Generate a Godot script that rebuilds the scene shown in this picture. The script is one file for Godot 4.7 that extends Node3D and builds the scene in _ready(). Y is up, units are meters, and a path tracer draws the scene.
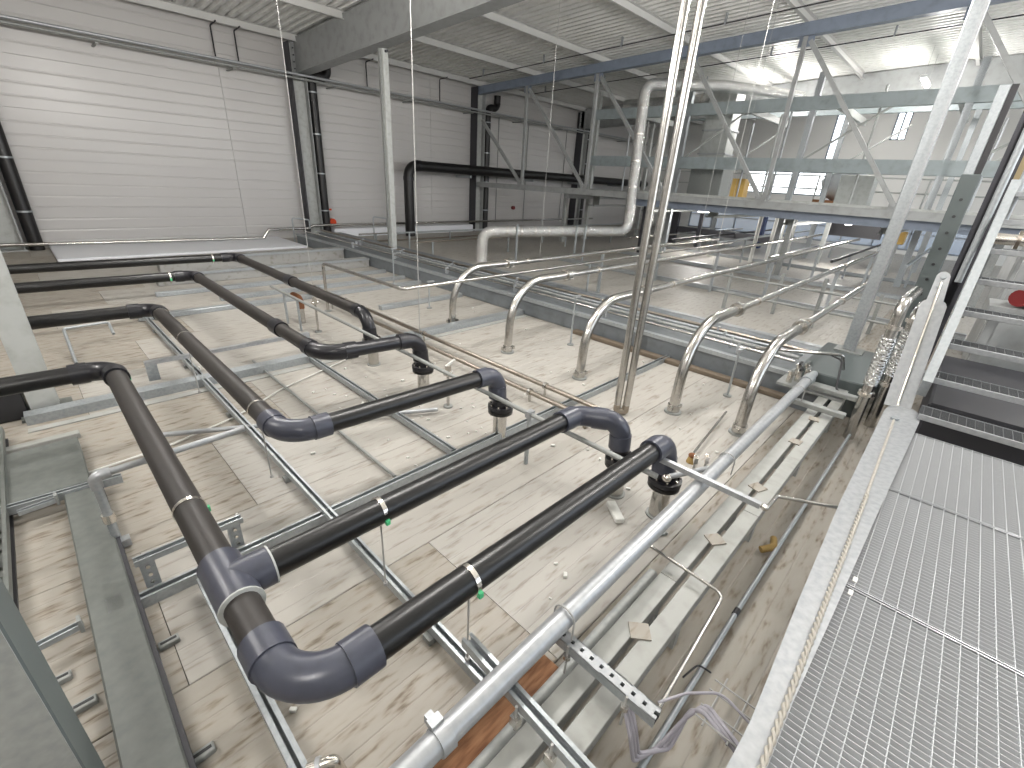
extends Node3D
# Roof-void of a plant hall: x runs along the back wall, -z towards the back wall, y up, metres.

class MB:
	var v := PackedVector3Array()
	var n := PackedVector3Array()
	var ix := PackedInt32Array()
	func tri(a: int, b: int, c: int) -> void:
		var g := (v[b] - v[a]).cross(v[c] - v[a])
		if g.dot(n[a] + n[b] + n[c]) > 0.0:
			ix.append_array([a, c, b])
		else:
			ix.append_array([a, b, c])
	func vert(p: Vector3, nn: Vector3) -> int:
		v.append(p); n.append(nn)
		return v.size() - 1
	func quad(a: Vector3, b: Vector3, c: Vector3, d: Vector3, nn := Vector3.ZERO) -> void:
		if nn == Vector3.ZERO:
			nn = (c - a).cross(d - b).normalized()
		var i := v.size()
		for p in [a, b, c, d]:
			v.append(p); n.append(nn)
		tri(i, i + 1, i + 2); tri(i, i + 2, i + 3)
	# box between two corners, edges cut by ch
	func bx(x0: float, x1: float, y0: float, y1: float, z0: float, z1: float, ch := 0.0) -> MB:
		return box(Vector3((x0 + x1) / 2, (y0 + y1) / 2, (z0 + z1) / 2), Vector3(absf(x1 - x0), absf(y1 - y0), absf(z1 - z0)), Basis(), ch)
	func box(c: Vector3, s: Vector3, b := Basis(), ch := 0.0) -> MB:
		var h := s / 2
		ch = minf(ch, minf(h.x, minf(h.y, h.z)) * 0.9)
		var ax := [b.x, b.y, b.z]
		for a in 3:
			for sg in [-1.0, 1.0]:
				var u := (a + 1) % 3
				var w := (a + 2) % 3
				var nn: Vector3 = ax[a] * sg
				var o: Vector3 = c + nn * h[a]
				var uu: Vector3 = ax[u] * (h[u] - ch)
				var ww: Vector3 = ax[w] * (h[w] - ch)
				quad(o - uu - ww, o + uu - ww, o + uu + ww, o - uu + ww, nn)
		if ch > 0.0:
			for a in 3:
				var u := (a + 1) % 3
				var w := (a + 2) % 3
				for s1 in [-1.0, 1.0]:
					for s2 in [-1.0, 1.0]:
						var l: Vector3 = ax[a] * (h[a] - ch)
						var p: Vector3 = c + ax[u] * s1 * h[u] + ax[w] * s2 * (h[w] - ch)
						var q: Vector3 = c + ax[u] * s1 * (h[u] - ch) + ax[w] * s2 * h[w]
						quad(p - l, p + l, q + l, q - l, (ax[u] * s1 + ax[w] * s2).normalized())
			for sx in [-1.0, 1.0]:
				for sy in [-1.0, 1.0]:
					for sz in [-1.0, 1.0]:
						var nn: Vector3 = (b.x * sx + b.y * sy + b.z * sz).normalized()
						var i := vert(c + b.x * sx * h.x + b.y * sy * (h.y - ch) + b.z * sz * (h.z - ch), nn)
						vert(c + b.x * sx * (h.x - ch) + b.y * sy * h.y + b.z * sz * (h.z - ch), nn)
						vert(c + b.x * sx * (h.x - ch) + b.y * sy * (h.y - ch) + b.z * sz * h.z, nn)
						tri(i, i + 1, i + 2)
		return self
	func tube(pts: Array, r: float, sides := 12, r_end := -1.0, caps := true) -> MB:
		var k := pts.size()
		var up := Vector3.UP
		var t0: Vector3 = (pts[1] - pts[0]).normalized()
		if absf(t0.dot(up)) > 0.9:
			up = Vector3.RIGHT
		var s := t0.cross(up).normalized()
		var first := v.size()
		for i in k:
			var t: Vector3
			if i == 0: t = pts[1] - pts[0]
			elif i == k - 1: t = pts[k - 1] - pts[k - 2]
			else: t = (pts[i + 1] - pts[i]).normalized() + (pts[i] - pts[i - 1]).normalized()
			t = t.normalized()
			s = (s - t * s.dot(t)).normalized()
			var w := t.cross(s)
			var rr := r if r_end < 0.0 else lerpf(r, r_end, float(i) / (k - 1))
			for j in sides:
				var a := TAU * j / sides
				var d: Vector3 = s * cos(a) + w * sin(a)
				vert(pts[i] + d * rr, d)
		for i in k - 1:
			for j in sides:
				var a := first + i * sides + j
				var b := first + i * sides + (j + 1) % sides
				tri(a, b, b + sides); tri(a, b + sides, a + sides)
		if caps:
			for e in [0, k - 1]:
				var nn: Vector3 = ((pts[0] - pts[1]) if e == 0 else (pts[k - 1] - pts[k - 2])).normalized()
				var o := v.size()
				vert(pts[e], nn)
				for j in sides:
					vert(v[first + e * sides + j], nn)
				for j in sides:
					tri(o, o + 1 + j, o + 1 + (j + 1) % sides)
		return self
	func cyl(a: Vector3, b: Vector3, r: float, sides := 12, r_end := -1.0) -> MB:
		return tube([a, b], r, sides, r_end)
	# closed outline (side, up) swept from a to b
	func sweep(poly: PackedVector2Array, a: Vector3, b: Vector3, up := Vector3.UP) -> MB:
		var t := (b - a).normalized()
		var side := t.cross(up).normalized()
		var u2 := side.cross(t).normalized()
		var area := 0.0
		var m := poly.size()
		for i in m:
			area += poly[i].cross(poly[(i + 1) % m])
		for i in m:
			var p := poly[i]
			var q := poly[(i + 1) % m]
			var e := (q - p).normalized()
			var nn2 := Vector2(e.y, -e.x) * (1.0 if area > 0 else -1.0)
			var nn := side * nn2.x + u2 * nn2.y
			var P := side * p.x + u2 * p.y
			var Q := side * q.x + u2 * q.y
			quad(a + P, a + Q, b + Q, b + P, nn)
		var tr := Geometry2D.triangulate_polygon(poly)
		for e in [[a, -t], [b, t]]:
			var o := v.size()
			for p in poly:
				vert(e[0] + side * p.x + u2 * p.y, e[1])
			for i in range(0, tr.size(), 3):
				tri(o + tr[i], o + tr[i + 1], o + tr[i + 2])
		return self
	func ball(c: Vector3, r: Vector3, seed_ := 0, rough := 0.0, k := 8) -> MB:
		var rng := RandomNumberGenerator.new()
		rng.seed = seed_ + 7
		var o := v.size()
		for i in k + 1:
			for j in k * 2:
				var a := PI * i / k
				var b := TAU * j / (k * 2)
				var d := Vector3(sin(a) * cos(b), cos(a), sin(a) * sin(b))
				var f := 1.0 + (rng.randf() - 0.5) * rough if i > 0 and i < k else 1.0
				vert(c + d * r * f, d)
		for i in k:
			for j in k * 2:
				var a := o + i * k * 2 + j
				var b := o + i * k * 2 + (j + 1) % (k * 2)
				tri(a, b, b + k * 2); tri(a, b + k * 2, a + k * 2)
		return self
	func mesh(shift: Vector3) -> ArrayMesh:
		var pv := PackedVector3Array()
		for p in v:
			pv.append(p - shift)
		var arr := []
		arr.resize(Mesh.ARRAY_MAX)
		arr[Mesh.ARRAY_VERTEX] = pv
		arr[Mesh.ARRAY_NORMAL] = n
		arr[Mesh.ARRAY_INDEX] = ix
		var m := ArrayMesh.new()
		m.add_surface_from_arrays(Mesh.PRIMITIVE_TRIANGLES, arr)
		return m

var M := {}
var used := {}

func numbered(called: String) -> String:
	var k: int = used.get(called, 0)
	used[called] = k + 1
	return called if k == 0 else "%s_%03d" % [called, k]

func tag(o: Node3D, label: String, category: String, group := "") -> void:
	o.set_meta("label", label)
	o.set_meta("category", category)
	if group != "":
		o.set_meta("group", group)

func thing(called: String, label: String, category: String, at: Vector3, group := "") -> Node3D:
	var o := Node3D.new()
	o.name = numbered(called)
	o.position = at
	add_child(o)
	tag(o, label, category, group)
	return o

func origin_of(o: Node) -> Vector3:
	var s := Vector3.ZERO
	while o is Node3D and o != self:
		s += o.position
		o = o.get_parent()
	return s

func part(parent: Node3D, called: String, mb: MB, mat: Material, label := "", stuff := false) -> MeshInstance3D:
	var o := MeshInstance3D.new()
	o.name = called
	o.mesh = mb.mesh(origin_of(parent))
	o.material_override = mat
	parent.add_child(o, true)
	if label != "":
		o.set_meta("label", label)
	if stuff:
		o.set_meta("kind", "stuff")
	return o

func solo(called: String, mb: MB, mat: Material, label: String, category: String, at: Vector3, group := "") -> MeshInstance3D:
	var o := MeshInstance3D.new()
	o.name = numbered(called)
	o.position = at
	o.mesh = mb.mesh(at)
	o.material_override = mat
	add_child(o)
	tag(o, label, category, group)
	return o

func structure(called: String, at := Vector3.ZERO) -> Node3D:
	var o := Node3D.new()
	o.name = called
	o.position = at
	add_child(o)
	o.set_meta("kind", "structure")
	return o

# a run of points with its corners rounded to radius r
func bent(pts: Array, r: float, seg := 8) -> Array:
	var out := [pts[0]]
	for i in range(1, pts.size() - 1):
		out.append_array(arc(pts[i - 1], pts[i], pts[i + 1], r, seg))
	out.append(pts[-1])
	return out

func arc(a: Vector3, p: Vector3, b: Vector3, r: float, seg := 8) -> Array:
	var u := (a - p).normalized()
	var w := (b - p).normalized()
	var half := u.angle_to(w) / 2
	if half > 1.55:
		return [p]
	var d := r / tan(half)
	var c := p + (u + w).normalized() * (r / sin(half))
	var s := p + u * d
	var out := []
	var ax := (s - c).cross(p + w * d - c).normalized()
	for k in seg + 1:
		out.append(c + (s - c).rotated(ax, (PI - half * 2) * k / seg))
	return out

func c_section(w: float, h: float, t := 0.003, lip := 0.01) -> PackedVector2Array:
	var a := w / 2
	return PackedVector2Array([Vector2(-a, 0), Vector2(a, 0), Vector2(a, h), Vector2(a - lip, h), Vector2(a - lip, h - t), Vector2(a - t, h - t), Vector2(a - t, t), Vector2(-a + t, t), Vector2(-a + t, h - t), Vector2(-a + lip, h - t), Vector2(-a + lip, h), Vector2(-a, h)])

func i_section(w: float, h: float, tf: float, tw: float) -> PackedVector2Array:
	var a := w / 2
	var b := tw / 2
	return PackedVector2Array([Vector2(-a, 0), Vector2(a, 0), Vector2(a, tf), Vector2(b, tf), Vector2(b, h - tf), Vector2(a, h - tf), Vector2(a, h), Vector2(-a, h), Vector2(-a, h - tf), Vector2(-b, h - tf), Vector2(-b, tf), Vector2(-a, tf)])

func u_section(w: float, h: float, t: float) -> PackedVector2Array:   # open to the side +
	return PackedVector2Array([Vector2(0, 0), Vector2(w, 0), Vector2(w, t), Vector2(t, t), Vector2(t, h - t), Vector2(w, h - t), Vector2(w, h), Vector2(0, h)])

func noise_tex(seed_: int, freq: float, stops: Array, cols: Array, octaves := 4, normal := false, bump := 4.0) -> NoiseTexture2D:
	var f := FastNoiseLite.new()
	f.seed = seed_
	f.frequency = freq
	f.noise_type = FastNoiseLite.TYPE_SIMPLEX_SMOOTH
	f.fractal_octaves = octaves
	var t := NoiseTexture2D.new()
	t.width = 512
	t.height = 512
	t.seamless = true
	t.noise = f
	if normal:
		t.as_normal_map = true
		t.bump_strength = bump
	else:
		var g := Gradient.new()
		g.offsets = PackedFloat32Array(stops)
		g.colors = PackedColorArray(cols)
		t.color_ramp = g
	return t

func mat(c: Color, rough: float, metal := 0.0) -> StandardMaterial3D:
	var m := StandardMaterial3D.new()
	m.albedo_color = c
	m.roughness = rough
	m.metallic = metal
	return m

func textured(m: StandardMaterial3D, t: Texture2D, scale: Vector3) -> StandardMaterial3D:
	m.albedo_texture = t
	m.uv1_triplanar = true
	m.uv1_world_triplanar = true
	m.uv1_scale = scale
	return m

func materials() -> void:
	var w := Color(1, 1, 1)
	var dirt := noise_tex(3, 0.025, [0.0, 0.16, 0.26, 0.40, 1.0], [Color(0.76, 0.73, 0.69), Color(0.88, 0.865, 0.84), Color(0.95, 0.945, 0.935), w, w], 6)
	var mottled := noise_tex(11, 0.03, [0.0, 0.5, 1.0], [Color(0.88, 0.89, 0.90), Color(0.95, 0.95, 0.95), w], 3)
	var scuffs := noise_tex(23, 0.02, [0.0, 0.35, 0.6, 1.0], [Color(0.90, 0.895, 0.885), Color(0.97, 0.97, 0.965), w, w], 5)
	M.floor = textured(mat(Color(0.645, 0.632, 0.607), 0.55), dirt, Vector3(0.25, 0.35, 1.2))
	M.floor_b = textured(mat(Color(0.64, 0.625, 0.598), 0.55), dirt, Vector3(0.22, 0.22, 1.0))
	M.floor_c = textured(mat(Color(0.605, 0.585, 0.55), 0.5), noise_tex(5, 0.025, [0.0, 0.18, 0.30, 0.45, 1.0], [Color(0.55, 0.50, 0.44), Color(0.78, 0.74, 0.69), Color(0.91, 0.89, 0.87), Color(0.97, 0.965, 0.955), w], 6), Vector3(0.30, 0.3, 1.3))
	M.seam = mat(Color(0.30, 0.28, 0.26), 0.8)
	M.kerb = textured(mat(Color(0.58, 0.58, 0.57), 0.5), dirt, Vector3(0.4, 0.4, 0.4))
	M.plinth = textured(mat(Color(0.42, 0.44, 0.455), 0.45), scuffs, Vector3(0.5, 0.5, 0.5))
	M.wall = mat(Color(0.735, 0.727, 0.72), 0.30)
	M.wall_plain = mat(Color(0.84, 0.84, 0.83), 0.5)
	M.deck = textured(mat(Color(0.91, 0.91, 0.90), 0.42), scuffs, Vector3(0.2, 0.2, 0.2))
	M.purlin = mat(Color(0.78, 0.78, 0.77), 0.4)
	M.grey = textured(mat(Color(0.60, 0.61, 0.61), 0.45), scuffs, Vector3(0.3, 0.3, 0.3))
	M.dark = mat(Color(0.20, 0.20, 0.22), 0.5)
	M.blue = textured(mat(Color(0.48, 0.52, 0.58), 0.42), scuffs, Vector3(0.3, 0.3, 0.3))
	M.greygreen = textured(mat(Color(0.63, 0.67, 0.68), 0.45), scuffs, Vector3(0.3, 0.3, 0.3))
	M.column = textured(mat(Color(0.68, 0.69, 0.68), 0.45), scuffs, Vector3(0.5, 0.5, 0.5))
	M.galv = textured(mat(Color(0.68, 0.70, 0.71), 0.42, 0.55), mottled, Vector3(1.6, 1.6, 1.6))
	M.galv_dull = textured(mat(Color(0.60, 0.61, 0.60), 0.55, 0.3), mottled, Vector3(1.2, 1.2, 1.2))
	M.galv_bright = textured(mat(Color(0.69, 0.70, 0.71), 0.38, 0.5), mottled, Vector3(1.3, 1.3, 1.3))
	M.grate = mat(Color(0.68, 0.69, 0.70), 0.45, 0.15)
	M.post_dark = mat(Color(0.33, 0.36, 0.36), 0.5)
	M.dull = textured(mat(Color(0.43, 0.445, 0.43), 0.45, 0.1), mottled, Vector3(0.8, 0.8, 0.8))
	M.tread = mat(Color(0.40, 0.41, 0.42), 0.45, 0.3)
	M.beige = mat(Color(0.62, 0.56, 0.43), 0.5)
	M.steel = textured(mat(Color(0.80, 0.79, 0.77), 0.22, 1.0), mottled, Vector3(0.8, 0.8, 0.8))
	M.steel_tarnished = textured(mat(Color(0.66, 0.625, 0.58), 0.32, 1.0), mottled, Vector3(0.8, 0.8, 0.8))
	M.bright = mat(Color(0.88, 0.86, 0.83), 0.22, 1.0)
	M.black = textured(mat(Color(0.055, 0.053, 0.055), 0.34), noise_tex(31, 0.02, [0.0, 0.6, 0.75, 1.0], [Color(0.8, 0.8, 0.8), Color(0.9, 0.9, 0.9), w, w], 4), Vector3(1, 1, 1))
	M.black_dusty = textured(mat(Color(0.17, 0.155, 0.145), 0.5), scuffs, Vector3(1.2, 1.2, 1.2))
	M.pvc = textured(mat(Color(0.255, 0.265, 0.31), 0.33), scuffs, Vector3(1.5, 1.5, 1.5))
	M.pvc_dark = mat(Color(0.10, 0.10, 0.12), 0.32)
	M.black_wall = mat(Color(0.07, 0.067, 0.07), 0.4)
	M.white = mat(Color(0.80, 0.80, 0.78), 0.5)
	M.film = mat(Color(0.90, 0.91, 0.93), 0.35)
	M.green = mat(Color(0.30, 0.72, 0.50), 0.5)
	M.trunk = textured(mat(Color(0.62, 0.625, 0.61), 0.45), scuffs, Vector3(0.7, 0.7, 0.7))
	M.batten = mat(Color(0.40, 0.355, 0.30), 0.7)
	M.wood = textured(mat(Color(0.58, 0.43, 0.31), 0.7), noise_tex(41, 0.01, [0.0, 0.5, 1.0], [Color(0.7, 0.6, 0.5), Color(0.9, 0.85, 0.8), w], 4), Vector3(1, 6, 6))
	M.rust = mat(Color(0.45, 0.28, 0.16), 0.7)
	M.cable = mat(Color(0.60, 0.59, 0.62), 0.5)
	M.cable_dark = mat(Color(0.16, 0.16, 0.17), 0.5)
	M.wire = mat(Color(0.62, 0.62, 0.61), 0.5, 0.0)
	M.rope = textured(mat(Color(0.70, 0.68, 0.64), 0.55, 0.2), mottled, Vector3(2, 2, 2))
	M.foil = textured(mat(Color(0.93, 0.93, 0.92), 0.22, 0.95), mottled, Vector3(1, 1, 1))
	M.foil.normal_enabled = true
	M.foil.normal_texture = noise_tex(51, 0.06, [], [], 4, true, 24.0)
	M.foil.normal_scale = 0.7
	M.orange = mat(Color(0.85, 0.28, 0.08), 0.45)
	M.yellow = mat(Color(0.78, 0.64, 0.36), 0.5)
	M.red = mat(Color(0.42, 0.06, 0.07), 0.45)
	M.blue_paint = mat(Color(0.12, 0.22, 0.42), 0.4)
	M.foam = mat(Color(0.60, 0.50, 0.30), 0.85)
	M.plastic_film = mat(Color(0.86, 0.87, 0.88), 0.3)
	M.frame = mat(Color(0.45, 0.48, 0.52), 0.4)
	M.lamp_body = mat(Color(0.85, 0.85, 0.85), 0.5)
	M.lamp = mat(Color(1, 1, 1), 0.5)
	M.lamp.emission_enabled = true
	M.lamp.emission = Color(1.0, 0.985, 0.968)
	M.lamp.emission_energy_multiplier = 3.0
	M.glass = mat(Color(0.85, 0.9, 0.95, 0.08), 0.02)
	M.glass.transparency = BaseMaterial3D.TRANSPARENCY_ALPHA
	M.glass_tint = mat(Color(0.50, 0.58, 0.68, 0.70), 0.05)
	M.glass_tint.transparency = BaseMaterial3D.TRANSPARENCY_ALPHA

func roof_y(z: float) -> float:
	return 5.95 + 0.04 * (z + 17.2)

func added_strip_lamp(at: Vector3, length: float, energy: float, label: String) -> void:
	# a batten along x with a glowing diffuser and an area light just under it
	var t := thing("added_luminaire", label, "lamp", at, "")
	part(t, "housing", MB.new().bx(at.x - length / 2, at.x + length / 2, at.y + 0.02, at.y + 0.09, at.z - 0.08, at.z + 0.08, 0.01), M.lamp_body)
	part(t, "diffuser", MB.new().bx(at.x - length / 2 + 0.03, at.x + length / 2 - 0.03, at.y - 0.03, at.y + 0.02, at.z - 0.06, at.z + 0.06, 0.015), M.lamp)
	for s in [-1, 1]:
		part(t, "hanger_wire", MB.new().cyl(Vector3(at.x + s * length * 0.4, at.y + 0.08, at.z), Vector3(at.x + s * length * 0.4, roof_y(at.z) if at.y > 3.0 else 2.05, at.z), 0.004, 6), M.wire)
	# area light shines down; omni pair added below it to brighten the ceiling
	var l := AreaLight3D.new()
	l.name = "tube_light"
	l.area_size = Vector2(length - 0.06, 0.12)
	l.light_energy = energy * 0.05
	l.light_color = Color(1.0, 0.985, 0.968)
	l.area_range = 60.0
	l.area_attenuation = 2.0
	l.shadow_enabled = true
	l.position = Vector3(0, -0.04, 0)
	l.rotation = Vector3(-PI / 2, 0, 0)
	t.add_child(l)
	for s in [-1, 1]:
		var o := OmniLight3D.new()
		o.name = "added_uplight"
		o.light_energy = energy * 0.66
		o.light_color = Color(1.0, 0.985, 0.968)
		o.omni_range = 60.0
		o.omni_attenuation = 2.0
		o.light_size = 0.12
		o.shadow_enabled = true
		o.position = Vector3(s * length * 0.3, -0.22, 0)
		t.add_child(o, true)

func _ready() -> void:
	# camera
	var cam := Camera3D.new()
	cam.name = "camera"
	cam.fov = 80.4406
	cam.near = 0.02
	cam.far = 200
	var cp := cos(0.422503265); var sp := sin(0.422503265)
	var cy := cos(0.821180507); var sy := sin(0.821180507)
	var fw := Vector3(sy * cp, -sp, -cy * cp)
	var rt := Vector3(cy, 0, sy)
	var dn := fw.cross(rt)
	var cr := cos(-0.0610337814); var sr := sin(-0.0610337814)
	var r2 := rt * cr + dn * sr
	var d2 := dn * cr - rt * sr
	cam.transform = Transform3D(Basis(r2, -d2, -fw), Vector3(0, 2.3, 0))
	add_child(cam)
	# sky and exposure
	var env := Environment.new()
	env.background_mode = Environment.BG_SKY
	var sky := Sky.new()
	var sm := ProceduralSkyMaterial.new()
	sm.sky_top_color = Color(0.80, 0.87, 0.95)
	sm.sky_horizon_color = Color(0.96, 0.97, 0.98)
	sm.ground_horizon_color = Color(0.88, 0.88, 0.87)
	sm.ground_bottom_color = Color(0.62, 0.63, 0.63)
	sm.sky_energy_multiplier = 2.0
	sm.ground_energy_multiplier = 2.4
	sky.sky_material = sm
	env.sky = sky
	env.ambient_light_source = Environment.AMBIENT_SOURCE_DISABLED
	env.tonemap_mode = Environment.TONE_MAPPER_LINEAR
	env.tonemap_exposure = 0.94
	env.sdfgi_enabled = true
	env.ssao_enabled = true
	env.ssil_enabled = true
	var we := WorldEnvironment.new()
	we.name = "world_environment"
	we.environment = env
	add_child(we)
	materials()
	# strip lights added to light the hall, most of them above the frame
	var le := 8.5
	added_strip_lamp(Vector3(2.0, 4.75, -8.0), 1.5, le, "added white strip light hung under the roof, the one over the looped black pipes")
	added_strip_lamp(Vector3(3.0, 4.6, -3.0), 1.5, le, "added white strip light hung under the roof, the one over the black pipe elbows")
	added_strip_lamp(Vector3(7.4, 5.0, -2.4), 1.5, le, "added white strip light hung under the roof, the one over the stainless bends")
	added_strip_lamp(Vector3(6.0, 4.6, 1.6), 1.5, le, "added white strip light hung under the roof, the one above the stair")
	added_strip_lamp(Vector3(-2.5, 4.6, -6.0), 1.5, le, "added white strip light hung under the roof, the one beyond the left column")
	added_strip_lamp(Vector3(-2.0, 4.6, 0.5), 1.5, le, "added white strip light hung under the roof, the one behind the near post")
	added_strip_lamp(Vector3(12.0, 5.0, 3.0), 1.5, le, "added white strip light hung under the roof, the one past the stair head")
	added_strip_lamp(Vector3(17.5, 5.0, 5.0), 1.5, le, "added white strip light hung under the roof, the one right of the far platform")
	added_strip_lamp(Vector3(20.5, 5.7, -6.9), 1.5, le * 0.55, "added white strip light hung under the roof above the far steel frame")
	added_strip_lamp(Vector3(20.5, 5.7, -2.6), 1.5, le * 0.55, "added white strip light hung under the roof above the far control cabinet")
	added_strip_lamp(Vector3(25.5, 5.7, -4.5), 1.5, le * 0.6, "added white strip light hung under the roof near the end wall windows")
	added_strip_lamp(Vector3(20.2, 1.55, -3.2), 1.5, 3.6, "added white strip light under the far platform near the square post")
	added_strip_lamp(Vector3(18.5, 1.6, -7.6), 1.5, 3.6, "added white strip light under the far platform beside the tall stainless pair")
	shell()
	roof_steel()
	black_pipes()
	stainless()
	floor_channels()
	tray_zone()
	walkway_and_stair()
	left_side()
	back_wall_things()
	far_frame()
	small_things()

# ---------------------------------------------------------------- setting
func shell() -> void:
	var fl := structure("floor")
	# insulated ceiling panels, long side along x, with shallow micro-ribs
	var z := 8.0
	var k := 0
	while z > -17.2:
		var z1 := maxf(z - 1.15, -17.3) if k > 0 else 7.2
		var prof := PackedVector2Array()
		prof.append(Vector2(z, -0.12)); prof.append(Vector2(z, -0.004)); prof.append(Vector2(z - 0.004, 0.0))
		var q := z - 0.115
		while q > z1 + 0.05:
			prof.append(Vector2(q + 0.006, 0)); prof.append(Vector2(q, -0.0025)); prof.append(Vector2(q - 0.006, 0))
			q -= 0.115
		prof.append(Vector2(z1 + 0.008, 0)); prof.append(Vector2(z1 + 0.004, -0.004)); prof.append(Vector2(z1 + 0.004, -0.12))
		var xs := [-8.0, 0.0 + 0.7 * (k % 3), 6.2, 13.0 + 0.9 * (k % 2), 30.0]
		for i in 4:
			part(fl, "floor_panel", MB.new().sweep(prof, Vector3(xs[i] + 0.002, 0, 0), Vector3(xs[i + 1] - 0.002, 0, 0)), M.floor_c if i == 0 or (k == 7 and i < 3) else (M.floor if k % 2 == 0 else M.floor_b))
		z = z1
		k += 1
	part(fl, "sub_floor", MB.new().bx(-8, 30.2, -0.3, -0.1, -17.4, 8), M.seam)
	# back wall: horizontal sandwich panels
	var wb := structure("wall_back")
	var joints := [-8.0, -2.3, 5.2, 12.7, 20.2, 30.0]
	for row in 6:
		var y0 := -0.1 + row * 1.1
		var y1 := minf(y0 + 1.1, 6.15)
		var pr := PackedVector2Array()
		pr.append(Vector2(0.1, y0 + 0.003))
		pr.append(Vector2(0.0, y0 + 0.003))
		for g in range(1, 4):
			var yy := y0 + 0.275 * g
			if yy + 0.05 < y1:
				pr.append(Vector2(0.0, yy - 0.05)); pr.append(Vector2(0.009, yy - 0.02)); pr.append(Vector2(0.009, yy + 0.0)); pr.append(Vector2(0.0, yy + 0.01))
		pr.append(Vector2(0.0, y1 - 0.003))
		pr.append(Vector2(0.1, y1 - 0.003))
		for i in 5:
			# side axis of a sweep along +x with up y is +z, so mirror
			var pm := PackedVector2Array()
			for p in pr:
				pm.append(Vector2(-p.x, p.y))
			part(wb, "wall_panel", MB.new().sweep(pm, Vector3(joints[i] + 0.004, 0, -17.2), Vector3(joints[i + 1] - 0.004, 0, -17.2)), M.wall)
	part(wb, "backing", MB.new().bx(-8, 30.2, -0.3, 7.4, -17.5, -17.29), M.wall)
	var wl := structure("wall_left")
	part(wl, "wall_panel", MB.new().bx(-8.2, -8, -0.3, 7.6, -17.5, 8.2), M.wall)
	var wf := structure("wall_front")
	for q in [[-8.2, 3.0, -0.3, 7.6], [29.0, 30.2, -0.3, 7.6], [3.0, 29.0, -0.3, 1.0], [3.0, 29.0, 5.4, 7.6]]:
		part(wf, "wall_panel", MB.new().bx(q[0], q[1], q[2], q[3], 8, 8.2), M.wall_plain)
	var fw := structure("window_5", Vector3(16, 1.0, 8.1))  # unseen daylight window added behind the camera to light the hall
	part(fw, "window_frame", MB.new().bx(3.0, 29.0, 1.0, 1.08, 8.05, 8.15).bx(3.0, 29.0, 5.32, 5.4, 8.05, 8.15).bx(3.0, 3.08, 1.0, 5.4, 8.05, 8.15).bx(28.92, 29.0, 1.0, 5.4, 8.05, 8.15), M.frame)
	for n in 13:
		if n > 0:
			part(fw, "mullion", MB.new().bx(2.97 + n * 2.0, 3.03 + n * 2.0, 1.08, 5.32, 8.05, 8.15), M.frame)
		part(fw, "pane", MB.new().bx(3.04 + n * 2.0, 4.96 + n * 2.0, 1.06, 5.34, 8.09, 8.10), M.glass)
	# end wall with its window openings
	var we := structure("wall_end")
	var op := [[0.2, 1.75, -13.4, 0.6], [2.4, 3.55, -10.5, -5.2], [4.1, 6.3, -6.85, -6.3], [5.0, 6.3, -4.4, -3.8]]
	var ys := [-0.3, 0.2, 1.75, 2.4, 3.55, 4.1, 5.0, 6.3, 7.6]
	for i in ys.size() - 1:
		var zs := [-17.5]
		for o in op:
			if o[0] < ys[i] + 0.01 and o[1] > ys[i + 1] - 0.01:
				zs.append_array([o[2], o[3]])
		zs.append(8.2)
		if zs.size() == 6 and zs[1] > zs[3]:
			zs = [zs[0], zs[3], zs[4], zs[1], zs[2], zs[5]]
		for j in range(0, zs.size(), 2):
			part(we, "wall_panel", MB.new().bx(30, 30.2, ys[i], ys[i + 1], zs[j], zs[j + 1]), M.wall_plain)
	var cnt := [10, 4, 1, 2]
	for i in op.size():
		var o = op[i]
		var w := structure("window_%d" % (i + 1), Vector3(30.1, o[0], (o[2] + o[3]) / 2))
		var f := MB.new()
		f.bx(30.05, 30.15, o[0], o[0] + 0.06, o[2], o[3]).bx(30.05, 30.15, o[1] - 0.06, o[1], o[2], o[3])
		f.bx(30.05, 30.15, o[0], o[1], o[2], o[2] + 0.06).bx(30.05, 30.15, o[0], o[1], o[3] - 0.06, o[3])
		part(w, "window_frame", f, M.frame)
		var c: int = cnt[i]
		for j in c:
			var a: float = lerpf(o[2] + 0.05, o[3] - 0.05, float(j) / c)
			var b: float = lerpf(o[2] + 0.05, o[3] - 0.05, float(j + 1) / c)
			if j > 0:
				part(w, "mullion", MB.new().bx(30.05, 30.15, o[0] + 0.05, o[1] - 0.05, a - 0.03, a + 0.03), M.frame)
			part(w, "pane", MB.new().bx(30.09, 30.10, o[0] + 0.04, o[1] - 0.04, a, b), M.glass_tint if i == 0 else M.glass)
		if i == 0:
			part(w, "transom", MB.new().bx(30.05, 30.15, 0.95, 1.0, o[2], o[3]), M.frame)
	# trapezoidal roof deck, ribs along z
	var ce := structure("ceiling")
	var x := -8.2
	while x < 30.2:
		var mb := MB.new()
		var prof := [[0, 0.0], [0.10, 0.0], [0.125, 0.08], [0.225, 0.08], [0.25, 0.0]]
		for rib in 4:
			for i in 4:
				var xa: float = x + rib * 0.25 + prof[i][0]
				var xb: float = x + rib * 0.25 + prof[i + 1][0]
				var ya: float = prof[i][1]
				var yb: float = prof[i + 1][1]
				var za := -17.5
				var zb := 8.2
				mb.quad(Vector3(xa, roof_y(za) + ya, za), Vector3(xb, roof_y(za) + yb, za), Vector3(xb, roof_y(zb) + yb, zb), Vector3(xa, roof_y(zb) + ya, zb), Vector3(yb - ya, -(xb - xa), 0.0).normalized())
				mb.quad(Vector3(xa, roof_y(za) + ya + 0.02, za), Vector3(xb, roof_y(za) + yb + 0.02, za), Vector3(xb, roof_y(zb) + yb + 0.02, zb), Vector3(xa, roof_y(zb) + ya + 0.02, zb), Vector3(ya - yb, xb - xa, 0.0).normalized())
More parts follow.
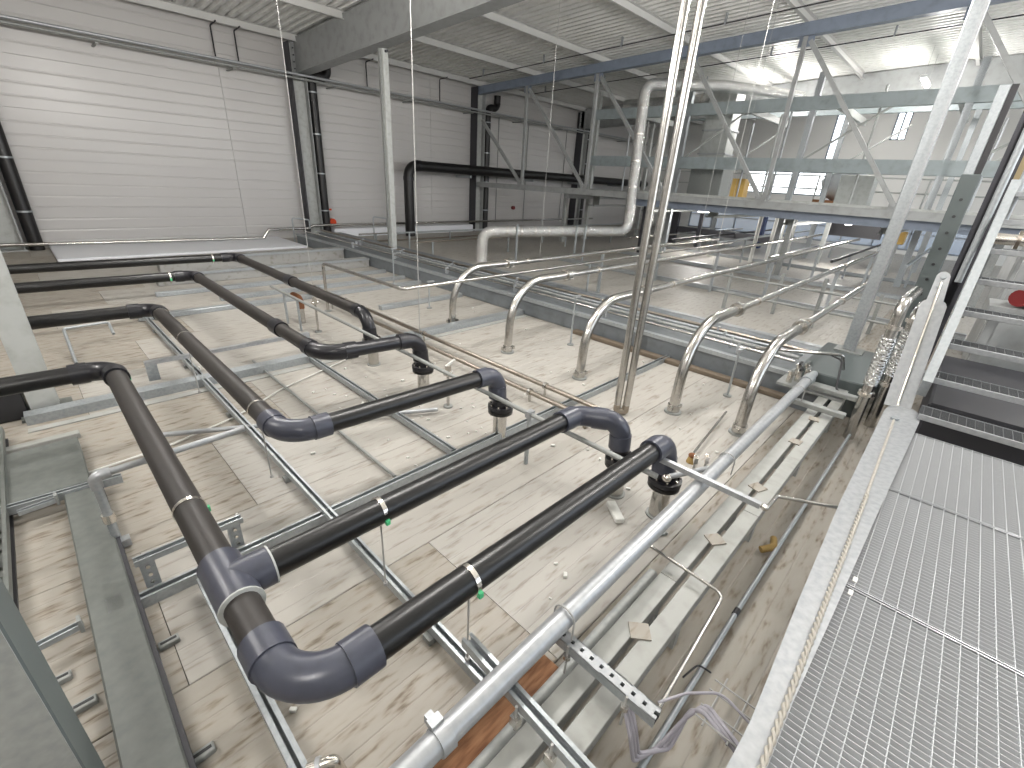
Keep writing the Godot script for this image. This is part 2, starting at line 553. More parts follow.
		part(ce, "deck_sheet", mb, M.deck)
		x += 1.0
	var top := MB.new()
	top.box(Vector3(11, roof_y(-4.65) + 0.23, -4.65), Vector3(39, 0.2, 26.2), Basis(Vector3.RIGHT, -0.03998))
	part(ce, "roof_insulation", top, M.seam)

func roof_steel() -> void:
	# purlins along x on a 3 m grid
	var zs := [-16.75, -13.75, -10.72, -7.7, -4.7, -1.7, 1.3, 4.3]
	var where := ["along the top of the back wall", "nearest the back wall purlin", "crossing above the first truss diagonal", "above the silver duct riser", "crossing the truss by its fourth post", "over the leaning square post", "over the stair", "behind the stair"]
	for i in zs.size():
		var z: float = zs[i]
		var y := roof_y(z) - 0.20
		var a := Vector3(-8, y, z)
		var b := Vector3(30, y, z)
		solo("purlin", MB.new().sweep(u_section(0.09, 0.19, 0.008), a, b), M.purlin, "pale steel purlin under the roof deck, " + where[i], "beam", a, "")
	# main girders along z
	for g in [[7.5, "wide grey steel girder springing from the first wall column"], [22.5, "grey steel girder on the third wall column, far bay"]]:
		var x: float = g[0]
		var a := Vector3(x, roof_y(-17.0) - 0.97, -17.0)
		var b := Vector3(x, roof_y(8.0) - 0.90, 8.0)
		var t := thing("roof_girder", g[1], "girder", a)
		part(t, "web", MB.new().sweep(i_section(0.30, 0.90, 0.025, 0.28), a, b), M.grey)
		part(t, "bottom_flange", MB.new().sweep(i_section(0.40, 0.03, 0.012, 0.40), a + Vector3(0, -0.03, 0), b + Vector3(0, -0.03, 0)), M.grey)
		var pl := MB.new().bx(x - 0.24, x + 0.24, a.y - 0.05, a.y + 0.95, -16.98, -16.94)
		part(t, "end_plate", pl, M.grey)
		for r in 5:
			for s in [-1, 1]:
				part(t, "bolt", MB.new().cyl(Vector3(x + s * 0.19, a.y + 0.1 + r * 0.18, -16.95), Vector3(x + s * 0.19, a.y + 0.1 + r * 0.18, -16.90), 0.022, 6), M.dark)
	# wall columns
	for c in [[-0.28, "leftmost"], [7.35, "under the wide grey girder"], [15.05, "at the truss end"], [22.6, "third, beyond the truss"]]:
		var x: float = c[0]
		var t := thing("wall_column", "grey H section steel column on the back wall, " + c[1], "column", Vector3(x, 0, -17.0))
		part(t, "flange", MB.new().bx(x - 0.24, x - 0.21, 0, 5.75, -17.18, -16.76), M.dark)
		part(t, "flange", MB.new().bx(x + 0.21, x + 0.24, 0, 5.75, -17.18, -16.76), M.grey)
		part(t, "web", MB.new().bx(x - 0.21, x + 0.21, 0, 5.75, -16.98, -16.95), M.column)
		part(t, "base_plate", MB.new().bx(x - 0.28, x + 0.28, 0, 0.03, -17.2, -16.7), M.grey)
	# lattice truss along z at x = 15
	var X := 15.0
	var tr := thing("lattice_truss", "blue-grey steel lattice truss running from the wall column toward the stair", "truss", Vector3(X, 2.0, -17.0))
	var cs := i_section(0.22, 0.28, 0.02, 0.20)
	part(tr, "top_chord", MB.new().sweep(cs, Vector3(X, roof_y(-16.9) - 0.48, -16.9), Vector3(X, roof_y(6.0) - 0.48, 6.0)), M.blue)
	part(tr, "bottom_chord", MB.new().sweep(i_section(0.2, 0.2, 0.02, 0.18), Vector3(X, 1.92, -16.9), Vector3(X, 1.95, 6.0)), M.grey)
	var posts := [-14.1, -10.85, -7.6, -4.62, -1.5, 1.6]
	for pz in posts:
		var yt := roof_y(pz) - 0.48
		part(tr, "post", MB.new().bx(X - 0.05, X + 0.05, 2.1, yt, pz - 0.05, pz + 0.05), M.grey)
		part(tr, "gusset", MB.new().bx(X - 0.012, X + 0.012, yt - 0.22, yt, pz - 0.15, pz + 0.2), M.blue)
		part(tr, "gusset", MB.new().bx(X - 0.012, X + 0.012, 2.1, 2.3, pz - 0.25, pz + 0.12), M.grey)
	var prev := -16.75
	for pz in posts:
		var dq := MB.new()
		var a := Vector3(X, roof_y(prev) - 0.58 - (0.85 if prev < -16 else 0.0), prev + 0.12)
		var b := Vector3(X, 2.2, pz - 0.12)
		dq.sweep(PackedVector2Array([Vector2(-0.05, -0.05), Vector2(0.05, -0.05), Vector2(0.05, 0.05), Vector2(-0.05, 0.05)]), a, b, Vector3.RIGHT)
		part(tr, "diagonal", dq, M.grey)
		prev = pz
	# square post on the plinth, in the foreground right of the stainless bends
	var sp := thing("square_post", "tall pale square steel post standing on the grey plinth block", "post", Vector3(7.5, 0.42, -0.73))
	part(sp, "shaft", MB.new().bx(7.45, 7.55, 0.44, 5.66, -0.80, -0.66, 0.01), M.galv)
	part(sp, "edge_strip", MB.new().bx(7.42, 7.45, 0.44, 5.66, -0.69, -0.66), M.galv_bright, "bright edge lip")
	part(sp, "base_plate", MB.new().bx(7.35, 7.65, 0.42, 0.44, -0.88, -0.56), M.galv_dull)
	var tp := thing("channel_post", "slim pale channel post bolted up to the wide grey girder", "post", Vector3(7.4, 0.3, -11.9))
	part(tp, "shaft", MB.new().bx(7.32, 7.48, 0.3, 5.06, -11.98, -11.82, 0.01), M.column)
	part(tp, "side_lip", MB.new().bx(7.28, 7.32, 0.3, 5.06, -11.98, -11.90), M.galv_dull)
	part(tp, "head_bolt", MB.new().cyl(Vector3(7.4, 5.0, -11.82), Vector3(7.4, 5.0, -11.74), 0.03, 6), M.dark)
	# conduits clipped under the deck
	for c in [[17.3, "beyond the truss"], [13.7, "in front of the truss"], [8.6, "beside the wide girder"]]:
		var x: float = c[0]
		var t := thing("ceiling_conduit", "thin dark conduit clipped under the roof deck " + c[1], "conduit", Vector3(x, roof_y(-16) - 0.2, -16))
		part(t, "tube", MB.new().cyl(Vector3(x, roof_y(-16) - 0.22, -16), Vector3(x, roof_y(6) - 0.22, 6), 0.016, 8), M.cable_dark)
		for k in 7:
			var z := -15.2 + k * 3.0
			part(t, "clip", MB.new().bx(x - 0.03, x + 0.03, roof_y(z) - 0.24, roof_y(z), z - 0.02, z + 0.02), M.galv)

# ---------------------------------------------------------------- black plastic pipes
const PY := 0.655

func fit_elbow(t: Node3D, a: Vector3, p: Vector3, b: Vector3, r: float, m: Material, label := "") -> void:
	var pts := arc(a, p, b, r, 12)
	var mb := MB.new().tube(pts, 0.079, 20)
	var u: Vector3 = (a - p).normalized()
	var w: Vector3 = (b - p).normalized()
	mb.cyl(pts[0] - u * 0.015, pts[0] + u * 0.10, 0.086, 20)
	mb.cyl(pts[-1] - w * 0.015, pts[-1] + w * 0.10, 0.086, 20)
	part(t, "elbow", mb, m, label)

func pipe_run(label: String, pts: Array, radii: Array, elbow_mats: Array, pipe_mats: Array, stub := true, from_tee := false) -> Node3D:
	var t := thing("black_pipe_run", label, "pipe", Vector3(pts[-1].x, 0, pts[-1].z) if stub else pts[0])
	for i in pts.size() - 1:
		var a: Vector3 = pts[i]
		var b: Vector3 = pts[i + 1]
		var d := (b - a).normalized()
		if i == pts.size() - 2 and stub:
			part(t, "pipe", MB.new().cyl(a + d * radii[i - 1], Vector3(b.x, 0.33, b.z), 0.066, 20), M.black)
			continue
		part(t, "pipe", MB.new().cyl(a + (d * radii[i - 1] if i > 0 else Vector3.ZERO), b - (d * radii[i] if i < radii.size() else Vector3.ZERO), 0.07, 24), pipe_mats[i])
	for i in range(1, pts.size() - 1):
		fit_elbow(t, pts[i - 1], pts[i], pts[i + 1], radii[i - 1], elbow_mats[i - 1])
	if stub:
		riser(t, pts[-1].x, pts[-1].z)
	return t

func riser(t: Node3D, x: float, z: float) -> void:
	part(t, "flange", MB.new().cyl(Vector3(x, 0.315, z), Vector3(x, 0.35, z), 0.122, 24).cyl(Vector3(x, 0.35, z), Vector3(x, 0.40, z), 0.09, 20, 0.075), M.pvc_dark, "black bolted flange")
	part(t, "flange", MB.new().cyl(Vector3(x, 0.275, z), Vector3(x, 0.305, z), 0.118, 24), M.black)
	var bm := MB.new()
	for k in 8:
		var a := TAU * k / 8 + 0.2
		bm.cyl(Vector3(x + cos(a) * 0.099, 0.255, z + sin(a) * 0.099), Vector3(x + cos(a) * 0.099, 0.372, z + sin(a) * 0.099), 0.011, 6)
	part(t, "bolts", bm, M.bright, "", true)
	part(t, "riser", MB.new().cyl(Vector3(x, 0, z), Vector3(x, 0.28, z), 0.066, 20), M.steel, "stainless riser")
	part(t, "floor_collar", MB.new().cyl(Vector3(x, 0, z), Vector3(x, 0.012, z), 0.085, 20), M.galv_dull)

func clamp_ring(t: Node3D, c: Vector3, axis: Vector3, rod_to := -1.0) -> void:
	var ring := part(t, "clamp_ring", MB.new().tube([c - axis * 0.012, c + axis * 0.012], 0.075, 24).cyl(c + Vector3(0, -0.07, 0) + axis * 0.0, c + Vector3(0, -0.095, 0), 0.014, 8), M.bright, "bright metal clamp ring")
	part(ring, "rubber_tab", MB.new().box(c + Vector3(axis.z, 0, axis.x).normalized() * 0.075 + Vector3(0, -0.03, 0), Vector3(0.022, 0.03, 0.022)), M.green)
	if rod_to >= 0.0:
		part(t, "hanger_rod", MB.new().cyl(c + Vector3(0, -0.09, 0), Vector3(c.x, rod_to, c.z), 0.005, 8).cyl(Vector3(c.x, rod_to, c.z), Vector3(c.x, rod_to + 0.02, c.z), 0.013, 6), M.wire, "thin threaded rod")

func black_pipes() -> void:
	var y := PY
	# the nearest header with its elbow, and the branch on its tee: one piece of pipework
	var t := pipe_run("nearest black pipe loop with grey tee and big grey elbow in front", [Vector3(-6, y, -5.05), Vector3(0.235, y, -4.86), Vector3(0.235, y, -1.13), Vector3(2.86, y, -1.10), Vector3(2.87, 0, -1.06)], [0.17, 0.20, 0.15], [M.pvc_dark, M.pvc, M.pvc], [M.black, M.black_dusty, M.black, M.black])
	var zt := -1.79
	var tee := MB.new().cyl(Vector3(0.235, y, zt - 0.15), Vector3(0.235, y, zt + 0.15), 0.088, 24).cyl(Vector3(0.235, y, zt), Vector3(0.40, y, zt), 0.088, 24)
	var tp := part(t, "tee", tee, M.pvc, "grey tee piece")
	part(tp, "tee_rim", MB.new().cyl(Vector3(0.235, y, zt + 0.145), Vector3(0.235, y, zt + 0.153), 0.0895, 24), M.column)
	part(tp, "tee_rim", MB.new().cyl(Vector3(0.395, y, zt), Vector3(0.403, y, zt), 0.0895, 24), M.column)
	part(t, "pipe", MB.new().cyl(Vector3(0.39, y, zt), Vector3(2.50, y, -1.77), 0.07, 24), M.black)
	var c1 := Vector3(2.66, y, -1.76)
	var e := Vector3(2.84, y, -1.47)
	part(t, "coupling", MB.new().cyl(Vector3(2.46, y, -1.77), Vector3(2.62, y, -1.765), 0.085, 20), M.pvc)
	part(t, "offset_bend", MB.new().tube(bent([Vector3(2.5, y, -1.768), c1, e + (c1 - e).normalized() * 0.15], 0.14), 0.078, 20), M.pvc)
	fit_elbow(t, c1, e, Vector3(2.85, 0, -1.43), 0.13, M.pvc)
	part(t, "pipe", MB.new().cyl(Vector3(2.845, y - 0.12, -1.46), Vector3(2.85, 0.33, -1.43), 0.066, 20), M.black)
	riser(t, 2.85, -1.43)
	clamp_ring(t, Vector3(0.235, y, -2.43), Vector3.BACK)
	clamp_ring(t, Vector3(0.235, y, -4.62), Vector3.BACK)
	clamp_ring(t, Vector3(0.95, y, zt), Vector3.RIGHT, 0.11)
	clamp_ring(t, Vector3(1.0, y, -1.12), Vector3.RIGHT, 0.11)
	# second, third and fourth loops, one behind the other
	t = pipe_run("second black pipe loop from the front, with smooth grey front elbow", [Vector3(-6, y, -7.0), Vector3(0.88, y, -6.70), Vector3(0.88, y, -2.85), Vector3(2.74, y, -2.75), Vector3(2.75, 0, -2.69)], [0.17, 0.20, 0.14], [M.pvc_dark, M.pvc, M.pvc], [M.black, M.black_dusty, M.black, M.black])
	clamp_ring(t, Vector3(0.88, y, -3.35), Vector3.BACK, 0.05)
	clamp_ring(t, Vector3(0.88, y, -5.35), Vector3.BACK, 0.05)
	clamp_ring(t, Vector3(0.88, y, -6.42), Vector3.BACK)
	t = pipe_run("third black pipe loop from the front, hung by a thin wire", [Vector3(-6, y, -8.95), Vector3(1.72, y, -8.55), Vector3(1.72, y, -4.12), Vector3(2.74, y, -3.98), Vector3(2.76, 0, -3.95)], [0.17, 0.26, 0.15], [M.pvc_dark, M.pvc_dark, M.pvc_dark], [M.black, M.black_dusty, M.pvc_dark, M.black])
	part(t, "coupling", MB.new().cyl(Vector3(1.72, y, -5.30), Vector3(1.72, y, -5.10), 0.086, 20), M.pvc_dark)
	clamp_ring(t, Vector3(1.40, y, -8.57), Vector3.RIGHT)
	part(t, "hanger_wire", MB.new().cyl(Vector3(2.75, y + 0.07, -3.98), Vector3(2.75, roof_y(-4), -3.98), 0.0045, 6), M.wire, "thin pale hanging wire")
	t = pipe_run("farthest black pipe loop, nearest the back wall", [Vector3(-6, y, -10.45), Vector3(2.76, y, -9.98), Vector3(2.76, y, -5.12), Vector3(2.77, 0, -5.06)], [0.17, 0.20], [M.pvc_dark, M.pvc_dark], [M.black, M.black_dusty, M.black])
	part(t, "coupling", MB.new().cyl(Vector3(2.76, y, -7.55), Vector3(2.76, y, -7.35), 0.086, 20), M.pvc_dark)
	clamp_ring(t, Vector3(2.35, y, -10.0), Vector3.RIGHT)
	part(t, "hanger_wire", MB.new().cyl(Vector3(2.90, y - 0.07, -7.0), Vector3(2.90, roof_y(-7), -7.0), 0.0045, 6), M.wire, "thin pale hanging wire")

# ---------------------------------------------------------------- stainless pipes
func stainless() -> void:
	var bends := [[4.70, -5.85, 0.92, 6.0, 15.6, "fifth and farthest"], [4.50, -4.32, 1.0, 5.75, 22.0, "fourth"], [4.57, -3.07, 0.97, 5.95, 22.0, "middle"], [4.63, -1.80, 0.99, 5.95, 20.0, "second"], [4.72, -1.11, 0.91, 6.1, 11.0, "nearest"]]
	var b0: Node3D = null
	for b in bends:
		var x: float = b[0]
		var z: float = b[1]
		var y: float = b[2]
		var xf: float = b[3]
		var t := thing("stainless_bend_pipe", "stainless pipe swept up from the floor then level, " + b[5] + " of the five bends", "pipe", Vector3(x, 0, z), "five swept stainless pipes")
		var pts := [Vector3(x, 0.03, z)]
		pts.append_array(arc(Vector3(x, 0, z), Vector3(x + 0.04, y, z), Vector3(xf, y, z), 0.62, 14))
		pts.append(Vector3(xf - 0.03, y, z))
		part(t, "bend", MB.new().tube(pts, 0.057, 20), M.steel)
		part(t, "union", MB.new().cyl(Vector3(xf - 0.05, y, z), Vector3(xf + 0.01, y, z), 0.085, 16).cyl(Vector3(xf + 0.03, y, z), Vector3(xf + 0.07, y, z), 0.075, 16), M.steel)
		var bolts := MB.new()
		for k in 4:
			var a := TAU * k / 4 + 0.6
			bolts.cyl(Vector3(xf - 0.09, y + sin(a) * 0.075, z + cos(a) * 0.075), Vector3(xf + 0.11, y + sin(a) * 0.075, z + cos(a) * 0.075), 0.012, 6)
		part(t, "bolts", bolts, M.bright, "", true)
		part(t, "long_pipe", MB.new().cyl(Vector3(xf, y, z), Vector3(b[4], y, z), 0.044, 16), M.steel)
		for k in 3:
			var xx: float = lerpf(xf, b[4], 0.05 + 0.4 * k)
			part(t, "ferrule", MB.new().cyl(Vector3(xx, y, z), Vector3(xx + 0.05, y, z), 0.056, 14), M.bright)
		part(t, "foot_clamp", MB.new().cyl(Vector3(x, 0.0, z), Vector3(x, 0.10, z), 0.068, 18).box(Vector3(x - 0.08, 0.07, z), Vector3(0.05, 0.04, 0.05)).box(Vector3(x + 0.07, 0.07, z + 0.03), Vector3(0.05, 0.04, 0.05)), M.steel)
		part(t, "floor_collar", MB.new().cyl(Vector3(x, 0, z), Vector3(x, 0.02, z), 0.095, 18), M.galv_dull)
		# stand at the far side
		if b[4] > 12:
			part(t, "stand", MB.new().bx(11.7, 11.76, 0, y - 0.03, z - 0.03, z + 0.03), M.galv)
			part(t, "stand", MB.new().bx(16.0, 16.06, 0, y - 0.03, z - 0.03, z + 0.03) if b[4] > 17 else MB.new().bx(9.0, 9.05, 0, y - 0.03, z - 0.03, z + 0.03), M.galv)
	# tall pair dropping from the roof
	var p := thing("stainless_drop_pair", "pair of tall polished stainless pipes dropping from the roof, joined at the floor", "pipe", Vector3(4.12, 0, -2.14))
	var A := Vector3(4.08, 0, -2.2)
	var B := Vector3(4.18, 0, -2.09)
	part(p, "pipe", MB.new().cyl(A + Vector3(0, 0.07, 0), A + Vector3(0, 6.45, 0), 0.038, 18), M.steel)
	part(p, "pipe", MB.new().cyl(B + Vector3(-0.045, 0.07, -0.035), B + Vector3(0, 6.45, 0), 0.038, 18), M.steel)
	part(p, "return_bend", MB.new().tube(bent([A + Vector3(0, 0.12, 0), A + Vector3(0, 0.04, 0), B + Vector3(-0.045, 0.04, -0.035), B + Vector3(-0.045, 0.12, -0.035)], 0.02, 4), 0.039, 16), M.steel_tarnished)
	# low pair along the floor
	for q in [[3.82, "right hand one"], [3.55, "left hand one"]]:
		var x: float = q[0]
		var t := thing("low_stainless_pipe", "tarnished stainless pipe lying low over the floor toward the tall pair, " + q[1], "pipe", Vector3(x, 0, -5), "low floor pipes")
		part(t, "pipe", MB.new().tube(bent([Vector3(x, 0.12, -9.2), Vector3(x, 0.12, -2.3), Vector3(x, 0.0, -2.22)], 0.05), 0.028, 14), M.steel_tarnished)
		for k in 3:
			part(t, "clip", MB.new().cyl(Vector3(x, 0.12, -3.0 - 2.4 * k), Vector3(x, 0.12, -3.04 - 2.4 * k), 0.042, 12).bx(x - 0.012, x + 0.012, 0, 0.1, -3.03 - 2.4 * k, -3.01 - 2.4 * k), M.steel)
	# slim pipe up, along and round the corner
	var s := thing("slim_stainless_pipe", "slim stainless pipe rising by the third loop and turning right past the bends", "pipe", Vector3(3.5, 0, -7.72))
	part(s, "pipe", MB.new().tube(bent([Vector3(3.42, 0.0, -7.72), Vector3(3.42, 0.83, -7.72), Vector3(3.48, 0.83, -5.42), Vector3(16.0, 0.83, -5.55)], 0.07), 0.026, 14), M.steel)
	part(s, "floor_collar", MB.new().cyl(Vector3(3.42, 0, -7.72), Vector3(3.42, 0.02, -7.72), 0.06, 14), M.galv_dull)
	part(s, "stand", MB.new().bx(8.0, 8.03, 0, 0.81, -5.49, -5.46), M.galv)
	# insulated silver pipe
	var f := thing("foil_lagged_pipe", "fat silver foil-lagged pipe running level, then up and away under the roof", "pipe", Vector3(9.45, 0, -10.35))
	part(f, "lagging", MB.new().tube(bent([Vector3(9.45, 0.0, -10.35), Vector3(9.45, 0.86, -10.35), Vector3(14.25, 0.93, -8.4), Vector3(14.4, 5.16, -8.62), Vector3(17.0, 5.42, -7.3), Vector3(20.6, 5.55, -6.0)], 0.32, 10), 0.165, 20), M.foil)
	for k in 9:
		var q := Vector3(9.45, 0.86, -10.35).lerp(Vector3(14.25, 0.93, -8.4), 0.14 + k * 0.09)
		var dq := Vector3(4.8, 0.07, 1.95).normalized() * 0.03
		part(f, "lagging_band", MB.new().cyl(q, q + dq, 0.168, 20), M.bright)
	for k in 5:
		var q := Vector3(14.25, 0.93, -8.4).lerp(Vector3(14.4, 5.16, -8.62), 0.14 + k * 0.18)
		part(f, "lagging_band", MB.new().cyl(q, q + Vector3(0.001, 0.03, 0), 0.168, 20), M.bright)
	for x in [10.3, 12.2, 12.5]:
		var z: float = lerpf(-10.35, -8.4, (x - 9.45) / 4.8) + 0.2
		part(f, "support_post", MB.new().bx(x, x + 0.05, 0, 1.1, z, z + 0.05), M.galv)
	# pair of lagged pipes near the stair
	for q in [[5.58, -0.27, 1.46, "left"], [6.1, -0.16, 1.30, "right"]]:
		var x: float = q[0]
		var z: float = q[1]
		var t := thing("riser_pipe", "shiny stainless riser beside the stair cheek, turning off at the top, %s of the two" % q[3], "pipe", Vector3(x, 0, z), "riser pipes by the stair")
		part(t, "pipe", MB.new().tube(bent([Vector3(x, 0, z), Vector3(x, q[2], z), Vector3(x + 0.9, q[2], z + 0.02)], 0.12), 0.05, 18), M.steel)
		part(t, "foil_sleeve", MB.new().cyl(Vector3(x, 0.62, z), Vector3(x, 1.12, z), 0.062, 18), M.foil, "shiny foil sleeve")
		part(t, "clamp_ring", MB.new().cyl(Vector3(x, 0.5, z), Vector3(x, 0.54, z), 0.07, 18).box(Vector3(x - 0.08, 0.52, z), Vector3(0.05, 0.03, 0.04)), M.bright)
		part(t, "clamp_ring", MB.new().cyl(Vector3(x, 1.2, z), Vector3(x, 1.24, z), 0.07, 18), M.bright)

# ---------------------------------------------------------------- channels and kerbs on the floor
func floor_channels() -> void:
	# long galvanised channels along x
	var c1 := thing("floor_channel", "galvanised channel across the floor with a long raised rail frame", "channel", Vector3(-0.4, 0, -5.66))
	part(c1, "channel", MB.new().sweep(PackedVector2Array([Vector2(-0.06, 0), Vector2(0.06, 0), Vector2(0.06, 0.09), Vector2(-0.06, 0.1)]), Vector3(-0.42, 0, -5.68), Vector3(6.18, 0, -5.62)), M.galv)
	part(c1, "skirting_strip", MB.new().bx(-0.42, 6.18, 0, 0.012, -5.52, -5.44), M.trunk)
	for x in [0.60, 2.26]:
		part(c1, "leg", MB.new().bx(x - 0.05, x + 0.05, 0.09, 0.30, -5.9, -5.86), M.galv)
	part(c1, "top_rail", MB.new().bx(0.55, 2.31, 0.27, 0.31, -5.92, -5.86), M.galv_bright)
	var c2 := thing("floor_channel", "slotted galvanised channel across the floor behind the tee branch, with short bolted frame", "channel", Vector3(-0.13, 0, -2.68))
	part(c2, "channel", MB.new().sweep(c_section(0.06, 0.07, 0.004, 0.014), Vector3(-0.16, 0, -2.67), Vector3(6.18, 0, -2.65)), M.galv)
	for x in [0.01, 0.45]:
		part(c2, "leg", MB.new().bx(x - 0.035, x + 0.035, 0.06, 0.28, -2.735, -2.715), M.galv)
	part(c2, "top_rail", MB.new().sweep(c_section(0.05, 0.035, 0.003, 0.01), Vector3(-0.04, 0.26, -2.70), Vector3(0.50, 0.26, -2.70)), M.galv)
	for k in 3:
		part(c2, "bolt", MB.new().cyl(Vector3(0.01, 0.1 + k * 0.055, -2.715), Vector3(0.01, 0.1 + k * 0.055, -2.70), 0.011, 6), M.bright)
		part(c2, "bolt", MB.new().cyl(Vector3(0.45, 0.1 + k * 0.055, -2.715), Vector3(0.45, 0.1 + k * 0.055, -2.70), 0.011, 6), M.bright)
	part(c2, "end_clip", MB.new().bx(-0.21, -0.12, 0.06, 0.10, -2.74, -2.60, 0.01), M.galv_bright)
	var far := [[-8.75, 0.9, 6.1, "under the third loop"], [-7.3, 4.2, 6.1, "behind the slim pipe"], [-10.25, 1.4, 6.1, "under the farthest loop"], [-9.4, 2.2, 6.1, "between the far loops"]]
	for c in far:
		solo("floor_channel", MB.new().bx(c[1], c[2], 0, 0.08, c[0] - 0.06, c[0] + 0.06, 0.008), M.galv, "pale galvanised channel across the floor " + c[3], "channel", Vector3(c[1], 0, c[0]))
	# struts along z
	var sa := thing("strut_rail", "long slotted strut rail on the floor under the clamped front pipes", "strut", Vector3(1.0, 0, -4))
	part(sa, "rail", MB.new().sweep(c_section(0.055, 0.06, 0.004, 0.016), Vector3(0.99, 0.04, -8.6), Vector3(1.01, 0.04, -0.95)), M.galv)
	for z in [-8.0, -6.3, -4.7, -3.3, -1.4]:
		part(sa, "foot", MB.new().bx(0.95, 1.05, 0, 0.04, z - 0.03, z + 0.03), M.galv_dull)
	var sb := thing("strut_rail", "slotted strut rail running from the raised frame to the second channel", "strut", Vector3(2.19, 0, -4.3))
	part(sb, "rail", MB.new().sweep(c_section(0.055, 0.06, 0.004, 0.016), Vector3(2.19, 0.02, -5.60), Vector3(2.19, 0.02, -2.70)), M.galv)
	var cc := thing("grey_conduit", "long thin grey conduit beside the flanged risers", "conduit", Vector3(2.62, 0, -4.4))
	part(cc, "tube", MB.new().cyl(Vector3(2.60, 0.5, -7.9), Vector3(2.61, 0.5, -1.02), 0.02, 12), M.galv_dull)
	for z in [-7.4, -6.9, -2.2]:
		part(cc, "stand", MB.new().bx(2.59, 2.62, 0, 0.49, z - 0.012, z + 0.012), M.galv)
	part(cc, "clip", MB.new().box(Vector3(2.61, 0.5, -2.2), Vector3(0.07, 0.06, 0.05)), M.galv_bright)
	var fl := solo("floor_tube", MB.new().cyl(Vector3(1.62, 0.03, -6.0), Vector3(1.62, 0.03, -2.75), 0.014, 8), M.galv_dull, "thin grey tube on the floor right of the slotted rail", "tube", Vector3(1.62, 0, -4.4))
	# plinth along z
	var pl := thing("plinth", "long grey raised plinth carrying pipes and cables, running to the square post", "plinth", Vector3(6.9, 0, -6))
	part(pl, "body", MB.new().bx(6.2, 7.72, 0, 0.31, -15.7, -1.03, 0.015), M.plinth)
	part(pl, "edge_angle", MB.new().bx(6.17, 6.26, 0.27, 0.325, -15.7, -1.03), M.galv)
	part(pl, "timber_batten", MB.new().bx(6.02, 6.14, 0, 0.06, -4.3, -0.6, 0.008), M.batten, "brown timber batten")
	var names := ["nearest the swept bends", "second across", "third across", "farthest across"]
	for k in 4:
		var x := 6.35 + k * 0.2
		var t := thing("plinth_pipe", "thin service pipe lying along the grey plinth, " + names[k], "pipe", Vector3(x, 0.33, -6), "pipes on the plinth")
		var zz := -15.5 if k != 1 else -12.0
		part(t, "pipe", MB.new().cyl(Vector3(x, 0.42, zz), Vector3(x, 0.42, -1.1), 0.02 if k % 2 == 0 else 0.026, 12), [M.steel, M.galv_dull, M.galv, M.steel_tarnished][k])
		for j in 6:
			part(t, "bracket", MB.new().bx(x - 0.035, x + 0.035, 0.32, 0.46, -1.8 - j * 2.1 - k * 0.17, -1.77 - j * 2.1 - k * 0.17), M.galv_bright)
	solo("post_block", MB.new().bx(6.15, 7.72, 0.0, 0.42, -1.02, -0.34, 0.012), M.post_dark, "dark grey-green block under the foot of the tall square post", "block", Vector3(6.9, 0, -0.7))
	# block the post stands on is the plinth's end; dark kit in front of it
	var bl := thing("valve_manifold", "cluster of small valves at the end of the grey tube, on the plinth corner", "valve", Vector3(6.0, 0, -0.9))
	part(bl, "plate", MB.new().bx(5.70, 6.08, 0.30, 0.33, -1.1, -0.45), M.galv_dull)
	part(bl, "base", MB.new().bx(5.90, 6.06, 0, 0.3, -1.0, -0.6), M.plinth)
	for k in 5:
		var p := Vector3(5.8 + 0.11 * k, 0.42, -1.0 + 0.06 * (k % 3))
		var vb := part(bl, "valve", MB.new().cyl(p - Vector3(0, 0.1, 0), p + Vector3(0, 0.04, 0), 0.03, 12).cyl(p - Vector3(0.05, 0.02, 0), p + Vector3(0.05, -0.02, 0), 0.024, 10), M.bright)
		part(vb, "lever", MB.new().bx(p.x - 0.01, p.x + 0.10, p.y + 0.04, p.y + 0.06, p.z - 0.012, p.z + 0.012), M.galv_dull if k % 2 == 0 else M.cable_dark)
	part(bl, "hose", MB.new().tube(bent([Vector3(6.3, 0.62, -0.75), Vector3(6.2, 0.62, -0.62), Vector3(5.9, 0.35, -0.55), Vector3(5.75, 0.38, -0.3)], 0.1), 0.012, 8), M.cable_dark)
	part(bl, "pipe_arm", MB.new().tube(bent([Vector3(5.8, 0.62, -1.45), Vector3(6.35, 0.64, -0.65), Vector3(6.4, 0.46, -0.6)], 0.04), 0.018, 10), M.steel)
	# cross kerbs near the wall
	for q in [[-11.35, -11.08, 0.22, 1.6, "nearer the loops"], [-12.75, -12.45, 0.29, 1.9, "nearer the wall"]]:
		var k := thing("floor_kerb", "pale grey raised kerb across the panels before the back wall, the one " + q[4], "kerb", Vector3(q[3], 0, q[0]), "")
		part(k, "body", MB.new().bx(q[3], 6.15, 0, q[2], q[0], q[1], 0.012), M.kerb)
		part(k, "edge_angle", MB.new().bx(q[3], 6.15, q[2] - 0.04, q[2] + 0.008, q[1] - 0.02, q[1] + 0.02), M.galv)
	# strips beyond the plinth
	var xs := [8.6, 12.0, 15.6, 19.0]
	var lb := ["just past the plinth", "second past the plinth", "under the truss", "under the far steel frame"]
	for i in 4:
		var t := thing("panel_joint_rail", "bright galvanised rail along a roof panel joint, " + lb[i], "rail", Vector3(xs[i], 0, -5))
		part(t, "rail", MB.new().bx(xs[i] - 0.1, xs[i] + 0.1, 0, 0.10, -9.5, 0.5, 0.01), M.galv)
		part(t, "cap", MB.new().bx(xs[i] - 0.11, xs[i] - 0.06, 0.10, 0.115, -9.5, 0.5), M.galv_bright)

